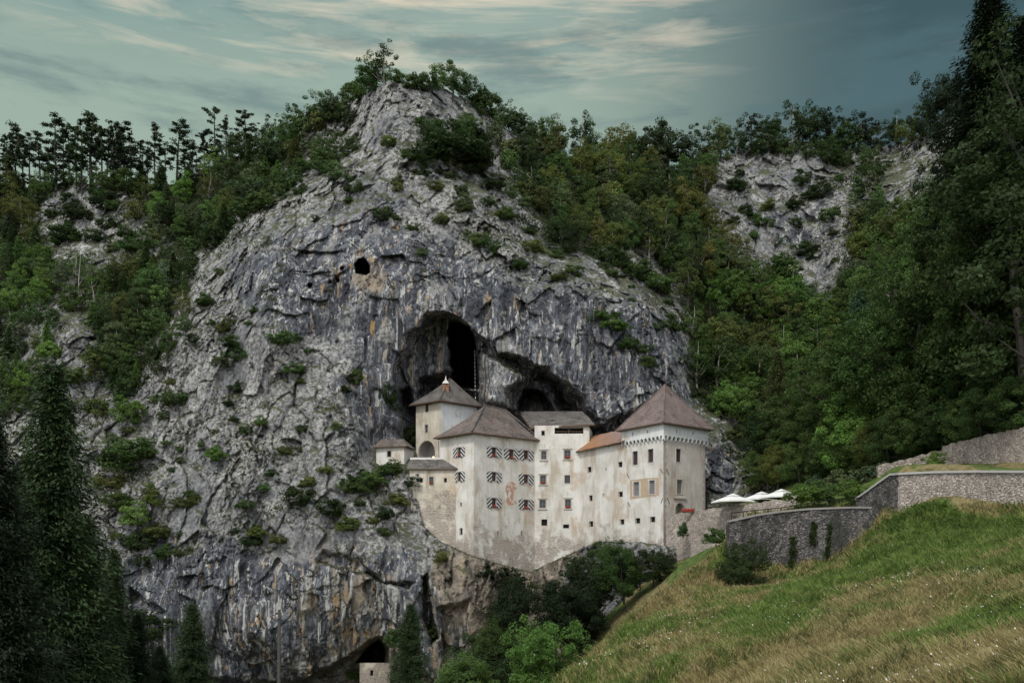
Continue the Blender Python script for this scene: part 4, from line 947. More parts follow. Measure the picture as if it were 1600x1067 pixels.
# ------------------------------------------------------------------ white hut on the crag
hut = empty('hut', W(610, 727, 170)); HO = hut.location.copy()
tag(hut, 'small white hut with brown roof perched on the crag left of the castle', 'hut')
def hp(name, m, mats): o = link(name, m.mesh(name, mats), hut); o.location = -HO; return o
HA, HB = (xp(588, 171.5), 171.5), (xp(631.5, 170), 170)
hole = rect_hole(HA, HB, 608, 709, 6, 9)
m = MB(); facade(m, HA, HB, 13, 20.1, [hole]); m.add([(HB[0], HB[1], 13), (HB[0]+1.2, HB[1]+5, 13), (HB[0]+1.2, HB[1]+5, 20.1), (HB[0], HB[1], 20.1)], [(0, 1, 2, 3)]); m.add([(HA[0], HA[1], 13), (HA[0]+1, HA[1]+5, 13), (HA[0]+1, HA[1]+5, 20.1), (HA[0], HA[1], 20.1)], [(0, 3, 2, 1)])
hp('wall', m, PLA)
hw = MB(); L = math.hypot(HB[0]-HA[0], HB[1]-HA[1]); dd = ((HB[0]-HA[0])/L, (HB[1]-HA[1])/L)
for (a_, b2, c2, e2) in ((hole[0][0]-.14, hole[0][0], hole[0][1]-.14, hole[2][1]+.14), (hole[1][0], hole[1][0]+.14, hole[0][1]-.14, hole[2][1]+.14), (hole[0][0], hole[1][0], hole[0][1]-.14, hole[0][1]), (hole[0][0], hole[1][0], hole[2][1], hole[2][1]+.14)):
    q = [(a_, c2), (b2, c2), (b2, e2), (a_, e2)]; hw.add([(HA[0]+dd[0]*s+dd[1]*.04, HA[1]+dd[1]*s-dd[0]*.04, z) for s, z in q], [(0, 1, 2, 3)])
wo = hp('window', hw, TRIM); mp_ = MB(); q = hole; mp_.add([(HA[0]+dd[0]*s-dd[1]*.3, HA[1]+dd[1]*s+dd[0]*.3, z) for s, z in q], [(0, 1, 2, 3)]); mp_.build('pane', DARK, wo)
m = MB(); z0_, z1_ = 20.0, 21.7; a = Vector((HA[0]-.5, HA[1]-.6, z0_)); b_ = Vector((HB[0]+.5, HB[1]-.6, z0_)); c_ = Vector((HB[0]-.4, HB[1]+2.4, z1_)); d_ = Vector((HA[0]+.6, HA[1]+2.4, z1_+.1)); e_ = Vector((HB[0]+1.6, HB[1]+5.5, z0_)); f_ = Vector((HA[0]+.6, HA[1]+5.5, z0_)); dn = Vector((0, 0, -.2))
m.add([a, b_, c_, d_, e_, f_], [(0, 1, 2, 3), (1, 4, 2), (4, 5, 3, 2), (5, 0, 3)], 0); m.add([a, b_, b_+dn, a+dn, e_+dn, f_+dn], [(0, 3, 2, 1), (3, 5, 4, 2)], 1)
hp('roof', m, [RM, WOOD])
# ------------------------------------------------------------------ small wall with a window in the lower cave
lw = empty('cave_wall', W(585, 1067, 164)); tag(lw, 'low masonry wall with one dark window closing the lower cave under the cliff', 'wall')
LO = lw.location.copy()
A, B = (xp(562, 163), 163), (xp(610, 165), 165); hole = rect_hole(A, B, 581, 1051, 5, 9)
m = MB(); facade(m, A, B, zp(1100, 164), zp(1034, 164), [hole], 0, zp(1035, 165)); o = link('masonry', m.mesh('masonry', PLA2), lw); o.location = -LO
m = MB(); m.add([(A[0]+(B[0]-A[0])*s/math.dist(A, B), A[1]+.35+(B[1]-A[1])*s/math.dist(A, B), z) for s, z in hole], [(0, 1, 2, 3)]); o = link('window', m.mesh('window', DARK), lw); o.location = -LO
# ------------------------------------------------------------------ striped cable hanging in the cave
m = MB(); n = 26; a = W(741.5, 548, 191); b_ = W(743, 626, 187)
for k in range(n): m.tube([a.lerp(b_, k/n), a.lerp(b_, (k+1)/n)], .10, 5, k % 2)
tag(m.build('hanging_cable', [simple('cable_white', (.75, .75, .72)), simple('cable_dark', (.06, .06, .06))]), 'black and white banded cable hanging down the cave beside the dark shaft', 'cable')

# ------------------------------------------------------------------ stone walls of the garden
def mat_stone(name, a, b, mort, sc=(2.2, 2.2, 4.), dirt=(.05, .05, .045), dk=.3, moss=.3):
    t = NT(name); P = t.pos(); Pn = t.new('ShaderNodeVectorMath', operation='ADD'); t.put(Pn.inputs[0], P)
    w = t.new('ShaderNodeTexNoise'); w.inputs['Scale'].default_value = 1.2; t.put(w.inputs['Vector'], P)
    vv = t.new('ShaderNodeVectorMath', operation='SCALE'); t.put(vv.inputs[0], w.outputs[1]); vv.inputs['Scale'].default_value = .25; t.put(Pn.inputs[1], vv.outputs[0])
    mp = t.map(Pn.outputs[0], sc); cell = t.new('ShaderNodeTexVoronoi'); t.put(cell.inputs['Vector'], mp); cell.inputs['Scale'].default_value = 1.
    e = t.vor(mp, 1., 'DISTANCE_TO_EDGE'); cs = t.sep(cell.outputs['Color'])
    c = t.mix(cs[0], a, b); c = t.mix(t.ss(t.noise(P, 6., 5, .7), .4, .7), c, t.mix(1., c, (.6, .6, .6), 'MULTIPLY'))
    c = t.mix(t.ss(e, .09, .02), c, mort)
    n = t.noise(t.map(P, (1, 1, .35)), .45, 7, .65); c = t.mix(t.m('MULTIPLY', t.ss(n, .47, .62), dk), c, dirt)
    n = t.noise(t.map(P, (1, 1, .6), (3, 8, 1)), .8, 6, .7); c = t.mix(t.m('MULTIPLY', t.ss(n, .60, .70), moss), c, (.035, .05, .02))
    h = t.m('ADD', t.ss(e, 0., .14), t.m('MULTIPLY', cs[1], .5)); return t.done(c, .93, t.bump(h, .09, 1.))
STD = mat_stone('dark_old_stone', (.095, .09, .088), (.30, .275, .26), (.045, .042, .04), sc=(2.4, 2.4, 5.6), dk=.9, moss=.7)
STP = mat_stone('pale_pink_stone', (.42, .35, .30), (.66, .585, .52), (.28, .235, .20), (2.3, 2.3, 5.6), (.20, .155, .13), .28, .45)
COPE = simple('coping_stone', (.46, .44, .42), .9, .2, 2., .02)
def stone_wall(name, pts, thick, mat, label, cat='wall', cope=None, jag=.1, group=None):
    """pts: (px, py_top, depth, bottom z); a wall with a slightly uneven top and face"""
    P = []; n = 0
    for i in range(len(pts)-1):
        a, b = pts[i], pts[i+1]; wa, wb = W(*a[:3]), W(*b[:3]); k = max(1, int((wb-wa).length/.5))
        for j in range(k): P.append((wa.lerp(wb, j/k), a[3]+(b[3]-a[3])*j/k))
    P.append((W(*pts[-1][:3]), pts[-1][3]))
    m = MB(); rows = 14; nn = len(P); f = np.array([[p.x, p.y, p.z] for p, _ in P])
    for i, (p, zb) in enumerate(P):
        q = P[min(i+1, nn-1)][0]-P[max(i-1, 0)][0]; q.z = 0; q.normalize(); nrm = Vector((q.y, -q.x, 0)); top = p.z+random.uniform(-jag, jag)
        for j in range(rows+1):
            z = zb+(top-zb)*j/rows; o_ = nrm*((1-j/rows)*.25+random.uniform(-.09, .09)); m.v.append((p.x+o_.x, p.y+o_.y, z))
        bk = p-nrm*thick; m.v.append((bk.x, bk.y, top-.02)); m.v.append((bk.x, bk.y, zb))
    R_ = rows+3
    for i in range(nn-1):
        for j in range(R_-1): m.f.append((i*R_+j, (i+1)*R_+j, (i+1)*R_+j+1, i*R_+j+1)); m.m.append(0)
    m.f.append(tuple(range(R_))); m.f.append(tuple((nn-1)*R_+k for k in range(R_))[::-1]); m.m += [0, 0]
    if cope is None:
        o = m.build(name, mat); tag(o, label, cat, group); return o
    base = P[0][0].copy(); base.z = P[0][1]; e = empty(name, (0, 0, 0)); tag(e, label, cat, group); m.build('masonry', mat, e)
    c = MB()
    for i in range(nn-1):
        a, b = P[i][0], P[i+1][0]; q = (b-a); q.z = 0; q.normalize(); nr = Vector((q.y, -q.x, 0)); t0, t1 = nr*.16, nr*(-thick-.1); u = Vector((0, 0, jag)); v = Vector((0, 0, jag+.22))
        c.add([a+t0+u, b+t0+u, b+t1+u, a+t1+u, a+t0+v, b+t0+v, b+t1+v, a+t1+v], [(0, 1, 5, 4), (4, 5, 6, 7), (3, 2, 1, 0)]+([(0, 4, 7, 3)] if i == 0 else []))
    c.build('coping', cope, e); return e
stone_wall('garden_wall', [(1041,812,149,-2),(1062,800,147,-2),(1090,797.5,144,-2.),(1135,791,138,-2),(1190,784,131,0),(1245,776,126,0)], .6, STP, 'low pale rubble wall running from the tower door under the parasols', jag=.12)
stone_wall('retaining_wall', [(1139.5,816,106,-6),(1180,807,106,-6),(1220,801,106.5,-6),(1262,797,106,-6),(1330,794.5,102.6,-6),(1365,795,99.2,-5),(1412,797,94.2,-3)], 1.6, STD, 'dark weathered retaining wall with ivy streaks behind the round bush', cope=simple('worn_coping', (.27, .25, .235), .9, .3, 2., .03), jag=.03)
stone_wall('stair_wall', [(1338,781,103,0),(1350,773,101,0),(1372,757,98,0),(1392,743,95.5,0),(1404,742,94.,0)], .8, STD, 'sloping stair parapet at the left end of the pale wall', cope=COPE, jag=.02)
stone_wall('terrace_wall', [(1404,742,94,-1),(1460,739.5,90,-1),(1530,738.5,85,-2),(1600,739,80,-2),(1680,740,75,-2)], 1.2, STP, 'long pale stone wall with smooth coping along the top of the meadow', cope=COPE, jag=.02)
stone_wall('upper_wall', [(1372,727,110.5,4),(1420,716,110,4),(1470,703,109.5,4),(1474,700,109,4)], .8, STP, 'short low piece of rubble wall left of the green creeper', jag=.12)
stone_wall('upper_wall', [(1472,697,108.5,5),(1520,684,103,5),(1560,675,99,5),(1600,667,94.5,5),(1680,655,88,5)], .8, STP, 'high rubble retaining wall under the dark trees at the right edge', jag=.12)
# ivy hanging on the dark wall
def ivy(px, py0, py1, w, D, lab, seed):
    rng = np.random.default_rng(seed); n = 900; v = rng.random(n); p = px+rng.normal(size=n)*w*(.4+.6*np.sin(v*9+seed)**2)+np.sin(v*7)*w*.6; y = py0+(py1-py0)*v
    C = np.stack([(p-800)/F*D, np.full(n, D-.35)-rng.random(n)*.25, (HZ-y)/F*D], -1); nn = rng.normal(size=(n, 3)); T = nn/np.linalg.norm(nn, axis=1, keepdims=True); B = np.cross(T, rng.normal(size=(n, 3))); B /= np.linalg.norm(B, axis=1, keepdims=True)
    V = np.stack([C+T*.12, C+B*.09, C-T*.12, C-B*.09], 1).reshape(-1, 3); o = link('ivy', np_mesh('ivy', V, np.arange(n*4).reshape(-1, 4), LEAF)); o.color = (.06, .085, .035, 1); tag(o, lab, 'ivy', 'ivy on the dark wall')
ivy(1236, 838, 898, 3.2, 106.2, 'left strand of dark ivy hanging down the dark wall', 1)
ivy(1293, 818, 888, 3.4, 104.6, 'right strand of dark ivy hanging down the dark wall', 2)
ivy(1268, 815, 850, 3., 105.6, 'short ivy tuft near the top of the dark wall between two long strands', 3)
# railing
rail = empty('railing', W(1300, 790, 105.5)); RO = rail.location.copy(); tag(rail, 'thin dark metal railing along the top of the dark retaining wall', 'railing')
rp = [(1143,814,804,106.6),(1180,806,800,106.6),(1220,800,796,107),(1262,796,789,106.6),(1300,795,783,104.7),(1330,794,781,103.2),(1365,794.5,780,99.8),(1412,796,778.5,94.8),(1448,796,777,94)]
top = [W(a, c-3, d)-RO for a, b, c, d in rp]; m = MB(); m.tube(top, .055, 5); m.build('handrail', DARK, rail)
for i in range(len(rp)-1):
    a, b = rp[i], rp[i+1]
    for t_ in ((0, .5) if i < 7 else (0, 1)):
        q = [a[k]+(b[k]-a[k])*t_ for k in range(4)]
        if 1412 < q[0] < 1440: continue
        m = MB(); m.tube([W(q[0], q[2]-3, q[3])-RO, W(q[0], q[1]+2, q[3])-RO], .045, 5); m.build('post', DARK, rail)
# parasols
def parasol():
    r = empty('parasol'); CAN = simple('canvas', (.74, .73, .70), .8, .06, 2., .0)
    m = MB(); s = 2.35
    cor = [(-s, -s, 2.3), (s, -s, 2.3), (s, s, 2.3), (-s, s, 2.3)]; inn = [(-.55, -.55, 3.15), (.55, -.55, 3.15), (.55, .55, 3.15), (-.55, .55, 3.15)]
    mid = [(0, -s, 2.38), (s, 0, 2.38), (0, s, 2.38), (-s, 0, 2.38)]
    v = cor+inn+mid; m.add(v, [(0, 8, 4), (8, 1, 5), (8, 5, 4), (1, 9, 5), (9, 2, 6), (9, 6, 5), (2, 10, 6), (10, 3, 7), (10, 7, 6), (3, 11, 7), (11, 0, 4), (11, 4, 7)])
    for i in range(4):
        a = Vector(cor[i]); b = Vector(cor[(i+1) % 4]); mm = Vector(mid[i]); d = Vector((0, 0, -.18)); m.add([a, mm, b, b+d, mm+d, a+d], [(0, 5, 4, 1), (1, 4, 3, 2)])
    m.build('canopy', CAN, r)
    m = MB(); m.add([(-.75, -.75, 3.16), (.75, -.75, 3.16), (.75, .75, 3.16), (-.75, .75, 3.16), (0, 0, 3.55)], [(0, 1, 4), (1, 2, 4), (2, 3, 4), (3, 0, 4)]); m.build('vent_cap', CAN, r)
    m = MB(); m.tube([(0, 0, 0), (0, 0, 3.3)], .05, 8); m.build('pole', GREYW, r)
    m = MB()
    for a in cor: m.tube([(0, 0, 2.2), a], .02, 4)
    m.build('rib', GREYW, r); m = MB(); m.box(-.4, .4, -.4, .4, 0, .1); m.build('base', GREYW, r)
    return r
def copy_tree(o, parent=None):
    c = o.copy(); COL.objects.link(c); c.parent = parent
    for ch in list(o.children): copy_tree(ch, c)
    return c
par = parasol()
for i, (px, py, D, lab, sc) in enumerate(((1145, 771, 136, 'nearest and leftmost white square parasol beside the tower', 1.), (1190, 768, 139, 'second white parasol to the right of the tower, in the middle of the terrace', 1.),
                            (1221, 764, 133, 'farthest white parasol, half hidden behind the others by the hedge', 1.))):
    o = par if i == 0 else copy_tree(par); p = W(px, py, D); o.location = (p.x, p.y, p.z-3.5); o.rotation_euler = (0, 0, R(20+i*7)); tag(o, lab, 'parasol', 'parasols on the castle terrace')
# planter of red flowers on the low wall by the tower door
pl = empty('flower_planter', W(1075, 801, 144.6)); tag(pl, 'long box of red flowers on the low wall beside the tower door', 'planter')
m = MB(); m.box(-1., 1., -.15, .15, 0, .3); m.build('box', WOOD, pl)
m = MB()
for k in range(5): geranium(m, -1+.4*k, -.6+.4*k, -.02, .38, k)
m.build('flowers', [FLOWER, FLG], pl)
# utility pole
up = empty('utility_pole', W(435, 1090, 75)); tag(up, 'thin grey utility pole standing before the foot of the cliff', 'pole')
m = MB(); hgt = zp(952, 75)-zp(1090, 75); m.tube([(0, 0, -3), (.08, 0, hgt)], [.17, .13], 10); m.build('post', mat_bark('pole_wood', (.06, .055, .055), (.12, .11, .105)), up)
m = MB(); m.box(-.25, .1, -.25, -.1, hgt-.75, hgt-.6); m.tube([(-.22, -.18, hgt-.6), (-.22, -.18, hgt-.35)], .05, 6); m.build('bracket', GREYW, up)
# ------------------------------------------------------------------ vegetation
def leaf_quads(C, s, rng, up=.35, outn=None, flat=1.):
    """one irregular little face per centre C, size s; outn pulls the normals outwards"""
    n = len(C); N = rng.normal(size=(n, 3)); N[:, 2] += up*2
    if outn is not None: N = N*.8+outn*1.3
    N /= np.linalg.norm(N, axis=1, keepdims=True)+1e-9
    T = np.cross(N, rng.normal(size=(n, 3))); T /= np.linalg.norm(T, axis=1, keepdims=True)+1e-9; B = np.cross(N, T)
    s = (s*rng.uniform(.6, 1.35, n))[:, None]
    a = C+T*s*.62; b = C+B*s*.34+N*s*.08; c = C-T*s*.62*rng.uniform(.7, 1.1, (n, 1)); d = C-B*s*.34
    return np.stack([a, b, c, d], 1).reshape(-1, 3)
def quads_mesh(name, V, mat):
    f = np.arange(len(V)).reshape(-1, 4); return np_mesh(name, V, f, mat)
def crown_mesh(seed, H, Rr, zc, rz, ncl, nl, ls, gap=.0, clr=.30):
    """leafy crown of clumps round an ellipsoid, centre height zc"""
    rng = np.random.default_rng(seed); cl = []
    lop = rng.normal(size=3)*.25
    while len(cl) < ncl:
        v = rng.normal(size=3); v /= np.linalg.norm(v); r = rng.uniform(.25, 1.)**.5
        r *= 1+.28*math.sin(v[0]*3+seed)+.22*math.sin(v[1]*4+seed*2)+.15*v.dot(lop)
        p = v*r*np.array([Rr, Rr, rz]); p[2] += zc
        if p[2] < .06*H: continue
        cl.append(p)
    cl = np.array(cl); rad = Rr*clr*rng.uniform(.55, 1.2, ncl)
    k = rng.integers(0, ncl, nl); d = rng.normal(size=(nl, 3)); d /= np.linalg.norm(d, axis=1, keepdims=True)
    rr = rng.uniform(.35, 1, (nl, 1))**.5; d2 = d.copy(); d2[:, 2] = np.where(d2[:, 2] < 0, d2[:, 2]*.55, d2[:, 2]*.8)
    C = cl[k]+d2*rr*rad[k][:, None]
    cen = np.array([0, 0, zc]); o = C-cen; o /= np.linalg.norm(o, axis=1, keepdims=True)+1e-9
    V = leaf_quads(C, np.full(nl, ls), rng, .3, d*.6+o*.4)
    return quads_mesh('crown', V, LEAF), cl
def wood_mesh(seed, H, cl, r0, mat=BARK, base=-.6):
    r = random.Random(seed); m = MB(); top = cl[:, 2].max()*.86
    pts = [(0, 0, base)]; x = y = 0
    for i in range(1, 6): x += r.uniform(-.03, .03)*H; y += r.uniform(-.03, .03)*H; pts.append((x, y, top*i/5))
    m.tube(pts, [r0*(1.25-i*.2) for i in range(6)], 7)
    for k in range(0, len(cl), max(1, len(cl)//11)):
        c = Vector(cl[k].tolist()); t = min(.75, max(.2, c.z/top-.28)); i = int(t*5); b = Vector(pts[i]).lerp(Vector(pts[i+1]), t*5-i)
        md = b.lerp(c, .5)+Vector((0, 0, -.05*H)); m.tube([b, md, c], [r0*.42, r0*.28, r0*.10], 5)
    me = m.mesh('trunk', mat); return me
def mk_tree(seed, kind):
    rng = np.random.default_rng(seed)
    if kind == 'broad': H, Rr, zc, rz, ncl, nl, ls, cr = 10, 3.7, 5.3, 4.6, 70, 7000, .29, .28
    elif kind == 'tall': H, Rr, zc, rz, ncl, nl, ls, cr = 10, 2.7, 5.2, 4.8, 64, 6000, .27, .34
    elif kind == 'airy': H, Rr, zc, rz, ncl, nl, ls, cr = 10, 2.9, 5.8, 4.2, 44, 3200, .26, .27
    elif kind == 'bush': H, Rr, zc, rz, ncl, nl, ls, cr = 3, 1.6, 1.15, 1.35, 40, 3400, .19, .33
    elif kind == 'big': H, Rr, zc, rz, ncl, nl, ls, cr = 10, 3.4, 5.0, 5.0, 130, 24000, .15, .20
    elif kind == 'near': H, Rr, zc, rz, ncl, nl, ls, cr = 10, 4.6, 4.4, 5.0, 120, 26000, .20, .24
    elif kind == 'ball': H, Rr, zc, rz, ncl, nl, ls, cr = 10, 4.4, 4.4, 4.9, 170, 30000, .22, .26
    me, cl = crown_mesh(seed, H, Rr, zc, rz, ncl, nl, ls, 0, cr)
    w = wood_mesh(seed, H, cl, .17 if kind != 'bush' else .05, BARK if seed % 5 or kind in ('big', 'near', 'ball') else BARKP, -1.2 if kind != 'bush' else -.4)
    return me, w, H
def mk_spruce(seed, H=10., whorls=26, per=8, tw=9, ls=.20, slim=.23, ragged=.25, bare=.04, fan=.55, nq=5):
    rng = np.random.default_rng(seed); C = []; m = MB()
    m.tube([(0, 0, -1.5), (.02*H*rng.normal()*.2, 0, H*.5), (0, 0, H)], [.021*H, .013*H, .002*H], 7)
    for w in range(whorls):
        t = (w+.5)/whorls; z = H*(bare+(1-bare)*t); L = H*slim*(1-t)**.8*(1+rng.normal()*.10)+.02*H
        for b in range(per):
            a = 2*math.pi*(b+rng.random())/per; l = L*(1-ragged*rng.random()**1.3); dr = .42-.5*t
            n = max(3, int(tw*(l/(H*slim))*1.6)+2)
            s = np.linspace(.12, 1, n); x = np.cos(a)*l*s; y = np.sin(a)*l*s; zz = z-dr*l*s*s*1.0+.10*l*s**4
            if w % 2 == 0: m.tube([(0, 0, z), (x[-1]*.6, y[-1]*.6, z-dr*l*.36)], [.003*H, .001*H], 3, cap=False)
            for i in range(n):
                wdt = (.16+.22*math.sin(math.pi*min(1, s[i]*.9)))*l*fan
                for q in np.linspace(-1, 1, nq):
                    C.append((x[i]-np.sin(a)*wdt*q, y[i]+np.cos(a)*wdt*q, zz[i]-abs(q)*wdt*.25+rng.normal()*.012*H, a))
    C = np.array(C); P = C[:, :3]; n = len(P); P = P+rng.normal(size=(n, 3))*.009*H
    T = np.stack([np.cos(C[:, 3]+rng.normal(size=n)*.7), np.sin(C[:, 3]+rng.normal(size=n)*.7), -.38+rng.normal(size=n)*.25], -1); T /= np.linalg.norm(T, axis=1, keepdims=True)
    B = np.cross(T, np.array([0, 0, 1.])+rng.normal(size=(n, 3))*.4); B /= np.linalg.norm(B, axis=1, keepdims=True)+1e-9
    s = (ls*rng.uniform(.7, 1.4, n))[:, None]
    V = np.stack([P-T*s*.9, P+B*s*.26, P+T*s*.9, P-B*s*.26], 1).reshape(-1, 3)
    return quads_mesh('crown', V, NEEDLE), m.mesh('trunk', BARK), H
def mk_pine(seed, H=10.):
    """tall bare trunk with flat layers of needles high up"""
    rng = np.random.default_rng(seed); m = MB(); C = []; lx, ly = rng.normal(size=2)*.25
    tr = lambda z: Vector((lx*(z/H)**2+.06*math.sin(z*.9+seed), ly*(z/H)**2, z))
    m.tube([tr(z) if z > 0 else Vector((0, 0, -1.5)) for z in (-1, 2, 4, 6, 8, H*.97)], [.15, .13, .11, .09, .06, .02], 6)
    nb = rng.integers(15, 26); lo = rng.uniform(.22, .55)
    for b in range(nb):
        t = b/nb; z = H*(lo+(1-lo)*t); a = rng.uniform(0, 6.28); l = H*(.22-.13*t*t)*rng.uniform(.35, 1.3)
        p = tr(z); e = p+Vector((math.cos(a)*l, math.sin(a)*l, l*rng.uniform(-.05, .35))); m.tube([p, p.lerp(e, .5)+Vector((0, 0, .1)), e], [.05, .035, .015], 4, cap=False)
        for q in range(rng.integers(3, 6)):
            c = p.lerp(e, rng.uniform(.3, 1.08))+Vector((0, 0, rng.normal()*.12)); k = 42
            v = rng.normal(size=(k, 3)); v /= np.linalg.norm(v, axis=1, keepdims=True); v *= rng.uniform(.2, 1, (k, 1))
            v *= np.array([1, 1, .55])*H*rng.uniform(.028, .056); C.append(v+np.array(c))
    for b in range(5):   # dead stubs
        z = H*rng.uniform(.15, lo); a = rng.uniform(0, 6.28); p = tr(z); m.tube([p, p+Vector((math.cos(a)*.7, math.sin(a)*.7, .1))], [.025, .008], 3, cap=False)
    C = np.concatenate(C); return quads_mesh('crown', leaf_quads(C, np.full(len(C), .19), rng, .5), NEEDLE), m.mesh('trunk', BARK), H
PROTO = {
 'broad': [mk_tree(100+i, 'broad') for i in range(6)], 'tall': [mk_tree(120+i, 'tall') for i in range(5)], 'airy': [mk_tree(140+i, 'airy') for i in range(3)],
 'bush': [mk_tree(160+i, 'bush') for i in range(5)], 'big': [mk_tree(180+i, 'big') for i in range(4)], 'near': [mk_tree(200+i, 'near') for i in range(2)], 'ball': [mk_tree(210+i, 'ball') for i in range(2)],
 'spruce': [mk_spruce(220+i, ls=.30, whorls=22, per=7, tw=6) for i in range(3)], 'spruce_near': [mk_spruce(240+i, 10, 38, 11, 15, .098, .24, .5, .02, .42, 9) for i in range(3)],
 'pine': [mk_pine(260+i) for i in range(6)]}
CATS = {'broad': ('broadleaf_tree', 'tree', 'leafy tree'), 'tall': ('broadleaf_tree', 'tree', 'tall tree'), 'airy': ('broadleaf_tree', 'tree', 'thin tree'), 'bush': ('bush', 'bush', 'bush'),
        'big': ('broadleaf_tree', 'tree', 'big tree'), 'near': ('round_bush', 'bush', 'bush'), 'ball': ('round_bush', 'bush', 'bush'), 'spruce': ('spruce_tree', 'spruce', 'spruce'), 'spruce_near': ('spruce_tree', 'spruce', 'spruce'), 'pine': ('pine_tree', 'pine', 'pine')}
TINT0 = {'dark green': (.030, .046, .018), 'deep green': (.040, .066, .022), 'mid green': (.055, .088, .028), 'bright green': (.085, .14, .034), 'olive green': (.080, .088, .028),
        'yellowing': (.115, .108, .030), 'blue-green': (.055, .085, .058), 'grey-green': (.070, .085, .048), 'blackish green': (.018, .030, .015), 'rusty': (.11, .062, .025)}
TINT = {k: tuple((x*.86+sum(v)/3*.14)*(1.25 if 'black' in k else 1.6 if 'dark' in k else 1.85) for x in v) for k, v in TINT0.items()}
ALL = []
rv = random.Random(11); CNT = {}
def plant(kind, px, py, D=None, hpx=50, tint='mid green', label=None, group=None, wide=1., loc=None, lean=0., sink=0.):
    """a tree or bush with its foot at a place seen at px,py"""
    p = loc if loc is not None else (W(px, py, D) if D else cliff_at(px, py))
    me, wo, H = PROTO[kind][CNT.get(kind, 0) % len(PROTO[kind])]; CNT[kind] = CNT.get(kind, 0)+1
    h = hpx/F*p.y; s = h/H*(1.0 if kind != 'bush' else .95)
    nm, cat, word = CATS[kind]
    e = empty(nm, (p.x, p.y, p.z-sink-(.10*h if kind in ('ball', 'near') else 0)), rv.uniform(0, 6.28)); e.scale = (s*wide*rv.uniform(.85, 1.18), s*wide*rv.uniform(.85, 1.18), s)
    if lean: e.rotation_euler = (0, lean, 0)
    c = link('crown', me, e); t = link('trunk', wo, e); k = rv.uniform(.8, 1.22); b = TINT[tint]
    c.color = tuple(x*k*rv.uniform(.92, 1.08) for x in b)+(1,)
    tag(e, label, cat, group); ALL.append((e, px, py-hpx*.5, word, tint, label is not None, hpx)); return e
def scatter(poly, n, dist, kinds, hp, tints, avoid=(), wide=1., group=None, seed=1, dens=None):
    r = random.Random(seed); x0, x1 = min(p[0] for p in poly), max(p[0] for p in poly); y0, y1 = min(p[1] for p in poly), max(p[1] for p in poly); pts = []; tries = 0
    while len(pts) < n and tries < n*60:
        tries += 1; x, y = r.uniform(x0, x1), r.uniform(y0, y1)
        if not inpoly(poly, x, y) or any(inpoly(a, x, y) for a in avoid): continue
        if any((x-a)**2+((y-b)*1.3)**2 < dist*dist for a, b in pts): continue
        pts.append((x, y))
    for x, y in pts:
        plant(r.choice(kinds), x, y, None, r.uniform(*hp), r.choice(tints), None, group, wide, sink=.3)
    return pts
GT = ['dark green', 'deep green', 'deep green', 'mid green', 'mid green', 'olive green', 'grey-green']
CRAGL = [(55,320),(120,298),(200,315),(245,360),(200,425),(150,455),(110,445),(50,395)]
BOUL = [(70,560),(95,505),(140,495),(150,560),(120,640),(60,640)]
# left wooded slope
for px in range(-10, 330, 17):
    plant(rv.choice(['broad', 'broad', 'spruce']), px+rv.uniform(-5, 5), float(np.interp(px, PXS, SILA))+rv.uniform(8, 14), None, rv.uniform(20, 34), rv.choice(['dark green', 'mid green', 'deep green']), None, 'low trees under the ridge pines', 1.1)
scatter([(-30,305),(200,300),(330,285),(420,250),(470,262),(430,300),(380,330),(330,400),(300,470),(285,540),(240,600),(190,640),(120,600),(60,640),(-30,680)], 150, 19, ['broad', 'tall', 'broad', 'airy', 'spruce'], (32, 58), GT+['bright green'],
        [CRAGL, BOUL], 1.1, 'trees on the left wooded slope', 21)
# skyline of the left shoulder and the summit
for px, h, tn, kd in ((345,48,'dark green','broad'),(372,50,'deep green','broad'),(395,44,'mid green','broad'),(418,42,'dark green','tall'),(440,40,'deep green','broad'),(462,42,'deep green','broad'),(486,46,'dark green','airy'),(505,52,'mid green','broad'),(525,46,'deep green','broad'),
        (545,44,'deep green','broad'),(562,44,'mid green','bush'),(578,62,'deep green','broad'),(598,66,'dark green','airy'),(620,30,'mid green','bush'),(640,32,'mid green','bush'),(662,36,'deep green','bush'),(684,40,'bright green','broad'),(708,56,'mid green','broad'),(728,46,'deep green','broad'),(748,36,'deep green','bush'),
        (765,42,'mid green','bush'),(785,40,'mid green','broad'),(806,44,'dark green','broad'),(826,52,'deep green','tall'),(850,58,'mid green','tall')):
    plant(kd, px, float(np.interp(px, PXS, SILA))+7, None, h, tn, None, 'trees along the skyline of the summit')
